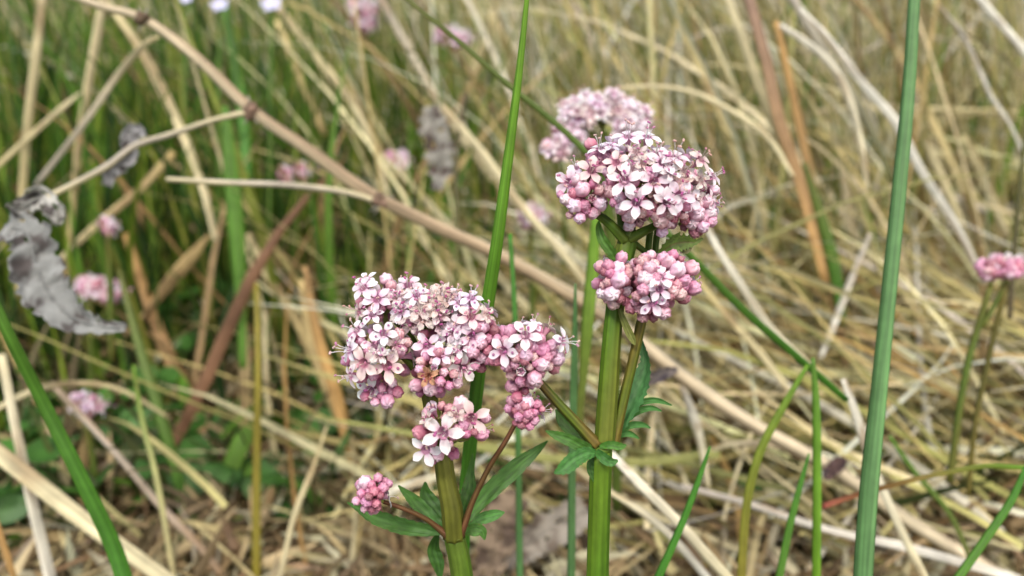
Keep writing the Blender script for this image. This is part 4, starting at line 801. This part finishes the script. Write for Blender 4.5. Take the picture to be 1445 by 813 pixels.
cluster(RPn, ro, (908, 450, .1535), (929, 400, dR - .002), (54, 48), [
    (932, 389, 40, 'o', (.1, .7)), (930, 408, 34, 'o', (-.1, .1)), (920, 427, 40, 'o', (-.1, -.1))],
    [(907, 369, 10, 'd'), (901, 381, 9, 'd'), (911, 393, 12, 'w'), (923, 371, 9, 'w'), (917, 380, 10, 'p'), (910, 361, 8, 'p'), (919, 358, 8, 'p'), (937, 362, 11, 'p'), (941, 373, 10, 'p'), (953, 383, 12, 'w'), (957, 376, 9, 'd'), (973, 380, 12, 'p'),
     (977, 407, 11, 'p'), (963, 396, 10, 'p'), (960, 415, 10, 'd'), (966, 422, 9, 'k'), (955, 402, 9, 'p'), (909, 409, 10, 'p'), (900, 418, 8, 'd'), (902, 436, 11, 'p'), (892, 434, 9, 'k'), (936, 440, 11, 'p'), (908, 447, 9, 'd'), (922, 449, 8, 'k'),
     (951, 409, 10, 'p'), (942, 398, 9, 'm'), (945, 418, 8, 'k'), (966, 404, 8, 'm'), (926, 393, 8, 'm'), (900, 396, 7, 'k'), (948, 362, 8, 'm'), (896, 426, 7, 'm'), (938, 428, 8, 'm'), (971, 392, 7, 'k'), (914, 436, 8, 'm'), (898, 366, 6, 'k'),
     (946, 390, 8, 'p'), (928, 440, 8, 'p'), (960, 366, 6, 'k')], back=16, label='round cluster of closed pink buds under the dome')
cluster(RPn, ro, (758, 536, .151), (745, 498, .149), (54, 54), [
    (711, 495, 42, 'o', (-.25, .1)), (741, 475, 40, 'o', (.0, .45)), (783, 483, 38, 's', (1.5, .3)), (735, 524, 25, 'h', (.0, .0)), (752, 460, 26, 's', (.1, 1.4))],
    [(767, 493, 11, 'p'), (765, 514, 11, 'p'), (788, 505, 12, 'p'), (743, 501, 10, 'p'), (722, 547, 11, 'p'), (731, 558, 9, 'p'), (754, 532, 11, 'p'), (753, 487, 9, 'p'), (757, 467, 9, 'p'), (761, 480, 9, 'p'), (714, 517, 10, 'p'), (728, 504, 9, 'p'),
     (754, 503, 7, 'd'), (748, 519, 6, 'd'), (734, 491, 7, 'd'), (745, 542, 8, 'p'), (719, 532, 8, 'd'), (758, 541, 8, 'd'), (696, 508, 9, 'p'), (722, 469, 10, 'p'), (732, 463, 7, 'p'), (771, 504, 9, 'm'), (774, 517, 7, 'd'), (778, 488, 9, 'p'),
     (704, 480, 7, 'p'), (735, 538, 8, 'm'), (726, 515, 7, 'm'), (744, 487, 8, 'm'), (764, 527, 6, 'm'), (705, 510, 7, 'm'), (740, 510, 7, 'k'), (780, 498, 8, 'm'), (749, 475, 7, 'm'), (716, 482, 8, 'm'), (757, 512, 7, 'm'), (742, 550, 6, 'k')],
    back=16, dusk=.3, label='drooping pink bud cluster on the left side stem')

# ================================================================== blurred flower heads behind
def small_bits(plant, origin, base, centre, rad, nf, nb, fpx, bpx, tintk=1.0, seed=0, col=None):
    rr = random.Random(seed); fl, bd = [], []; cx, cy = centre[:2]; rx, ry = rad
    for i in range(nf):
        a = i * 2.39996 + seed; q = sqrt((i + .5) / nf); fl.append((cx + rx * .95 * q * cos(a), cy - ry * .15 + ry * .8 * q * sin(a), fpx * rr.uniform(.85, 1.15), rr.choice('ooof' if tintk else 'o'), (cos(a) * q * .8, .6 - sin(a) * q * .6)))
    for i in range(nb):
        a = i * 2.39996 + 1 + seed; q = sqrt((i + .5) / nb); yy = abs(sin(a)) if i % 2 else sin(a)
        bd.append((cx + rx * .95 * q * cos(a), cy + ry * .85 * q * yy, bpx * rr.uniform(.8, 1.15), rr.choice('ppwww' if tintk < 1 else 'ppmwm' if tintk < 2 else 'pmmk')))
    return cluster(plant, origin, base, centre, rad, fl, bd, back=4, branch_r=.5)

# the large blurred plant behind the right head
q = W(870, 700, .3); q.z = 0; BP = empty('flowering_plant', q, 'large blurred plant whose pale pink heads show behind the top of the sharp right one', 'flowering plant', GRP)
stem(BP, q, [(870, 720, 0.3008, 12), (868, 500, 0.2842, 14), (862, 330, 0.2714, 14), (848, 225, 0.2650, 13)], (.12, .18, .03), ribs=6, n=14)
for i, (b, c, r, f, k) in enumerate([((845, 228, 0.2650), (822, 160, 0.2650), (34, 22), 14, 5), ((850, 215, 0.2662), (850, 148, 0.2688), (34, 18), 11, 3), ((850, 215, 0.2662), (888, 175, 0.2675), (30, 30), 15, 9), ((838, 232, 0.2637), (801, 190, 0.2624), (24, 17), 8, 5), ((830, 235, 0.2624), (784, 211, 0.2598), (19, 14), 7, 4)]):
    stem(BP, q, [(848, 232, 0.2650, 9), (b[0], b[1], b[2], 8)] , SG, n=8, ribs=4, name='branch')
    small_bits(BP, q, b, c, r, f, k, 25, 7, seed=i, tintk=.5)
BH = [  # px, py, d, rx, ry, label
 (128, 405, .40, 20, 15, 'lilac-pink head at the tip of the crumpled grey dead leaf', [(155, 412, .40, 16, 16)], (130, 560)),
 (122, 572, .345, 23, 19, 'small round lilac head behind the bowing green rush', [], (140, 720)),
 (562, 228, .46, 16, 13, 'dim pink head left of the hanging grey leaf', [], (562, 380)),
 (749, 306, .36, 17, 14, 'dim pink head between the sharp rush and the right plant', [], (752, 460)),
 (512, 14, .52, 20, 16, 'two-part pink head at the top edge', [(512, 36, .52, 19, 10)], (520, 170)),
 (637, 55, .50, 25, 16, 'pale pink head at the top between the arch and the thin rush', [], (645, 220)),
 (152, 320, .38, 8, 7, 'tiny pink head half hidden beside the crumpled grey leaf', [], (158, 450)),
 (425, 243, .42, 7, 5, 'faint pink head low between the twig and the thin green blades', [(404, 249, .42, 6, 5)], (415, 360)),
 (1398, 380, .27, 20, 14, 'rosy bud head on two thin stems at the right edge', [(1420, 376, .27, 24, 18)], (1340, 620)),
]
for i, (px, py, d, rx, ry, lab, extra, (sx, sy)) in enumerate(BH):
    q = W(sx, sy + 150, d); q.z = 0; pl = empty('flowering_plant', q, lab, 'flowering plant', GRP)
    cols = ((.12, .19, .03), (.2, .2, .04)); w = 8 if d > .3 else 9
    pts = [(sx, sy + 60, d * 1.02, w), (sx * .6 + px * .4, sy * .6 + py * .4, d * 1.01, w), (px, py + ry + 8, d, w * .8)]
    foot = Vector((W(sx, sy + 60, d * 1.02).x, 0, 0)); o_ = stem(pl, q, pts, *cols, n=8, ribs=4)
    nf, nb, fp, bp = (7, 8, 20, 6.5) if d < .45 else (6, 5, 15, 5)
    if rx < 12: nf, nb, fp, bp = 1, 8, 11, 4
    if 'rosy' in lab: nf, nb, fp, bp = 1, 20, 18, 6.5
    small_bits(pl, q, (px, py + ry + 8, d), (px, py, d), (rx, ry), nf, nb, fp, bp, seed=i, tintk=3 if 'rosy' in lab or rx < 12 else 1)
    if 'rosy' in lab: stem(pl, q, [(1366, 700, .275, 6), (1376, 600, .273, 7), (1392, 520, .272, 7), (1408, 450, .271, 7), (1420, 402, .27, 6)], (.14, .13, .03), (.22, .18, .04), n=8, ribs=4)
    for (ex, ey, ed, erx, ery) in extra:
        stem(pl, q, [(sx * .35 + px * .65 + 8, sy * .35 + py * .65, d * 1.005, w * .7), (ex, ey + ery + 4, ed, w * .6)], *cols, n=8, ribs=4, name='side_stem')
        small_bits(pl, q, (ex, ey + ery + 4, ed), (ex, ey, ed), (erx, ery), max(1, nf // 2) if 'rosy' in lab else nf, nb, fp, bp, seed=i + 40, tintk=3 if 'rosy' in lab or rx < 12 else 1)
# bluish-white flowers at the top left edge: five round petals on a stalk
for i, (px, py, r, lab, sy) in enumerate([(311, 9, 13, 'bluish-white flower at the top edge above the green blades', 200), (384, 8, 15, 'larger bluish-white flower at the top edge, right of the other one', 190), (264, 0, 9, 'bluish-white flower just touching the top edge, partly cut off', 160)]):
    d = .44; c = W(px, py, d); q = W(px - 4, sy + 200, d); q.z = 0; pl = empty('blue_white_flower', q, lab, 'flower', 'bluish-white flowers at the top edge')
    stem(pl, q, [(px - 4, sy + 160, d, 5), (px - 2, sy * .5, d, 5), (px, py + 3, d, 4)], (.14, .26, .04), n=7, ribs=0, ribd=0)
    for k in range(5):
        a = 2 * pi * k / 5; mb = MB(); R_ = PX(r, d); nrm = (-FW + UP * .5).normalized(); e1 = nrm.cross(UP).normalized(); e2 = nrm.cross(e1)
        dirv = e1 * cos(a) + e2 * sin(a); sv = nrm.cross(dirv); vs = []; 
        for u in range(6):
            for v in range(5):
                uu = u / 5; vv = v / 2 - 1; w_ = R_ * .38 * sin(pi * (.15 + .78 * uu)) ** .6
                vs.append(c + dirv * R_ * uu * 1.05 + sv * vv * w_ + nrm * R_ * (.25 * uu + .08 * vv * vv))
        fs = [(u * 5 + v, u * 5 + v + 1, u * 5 + v + 6, u * 5 + v + 5) for u in range(5) for v in range(4)]
        mb.add(vs, fs, [(.66, .66, .86)] * 30); mb.obj('petal', M_PETAL, origin=c, parent=pl, loc=c - q)
bpy.context.view_layer.update()
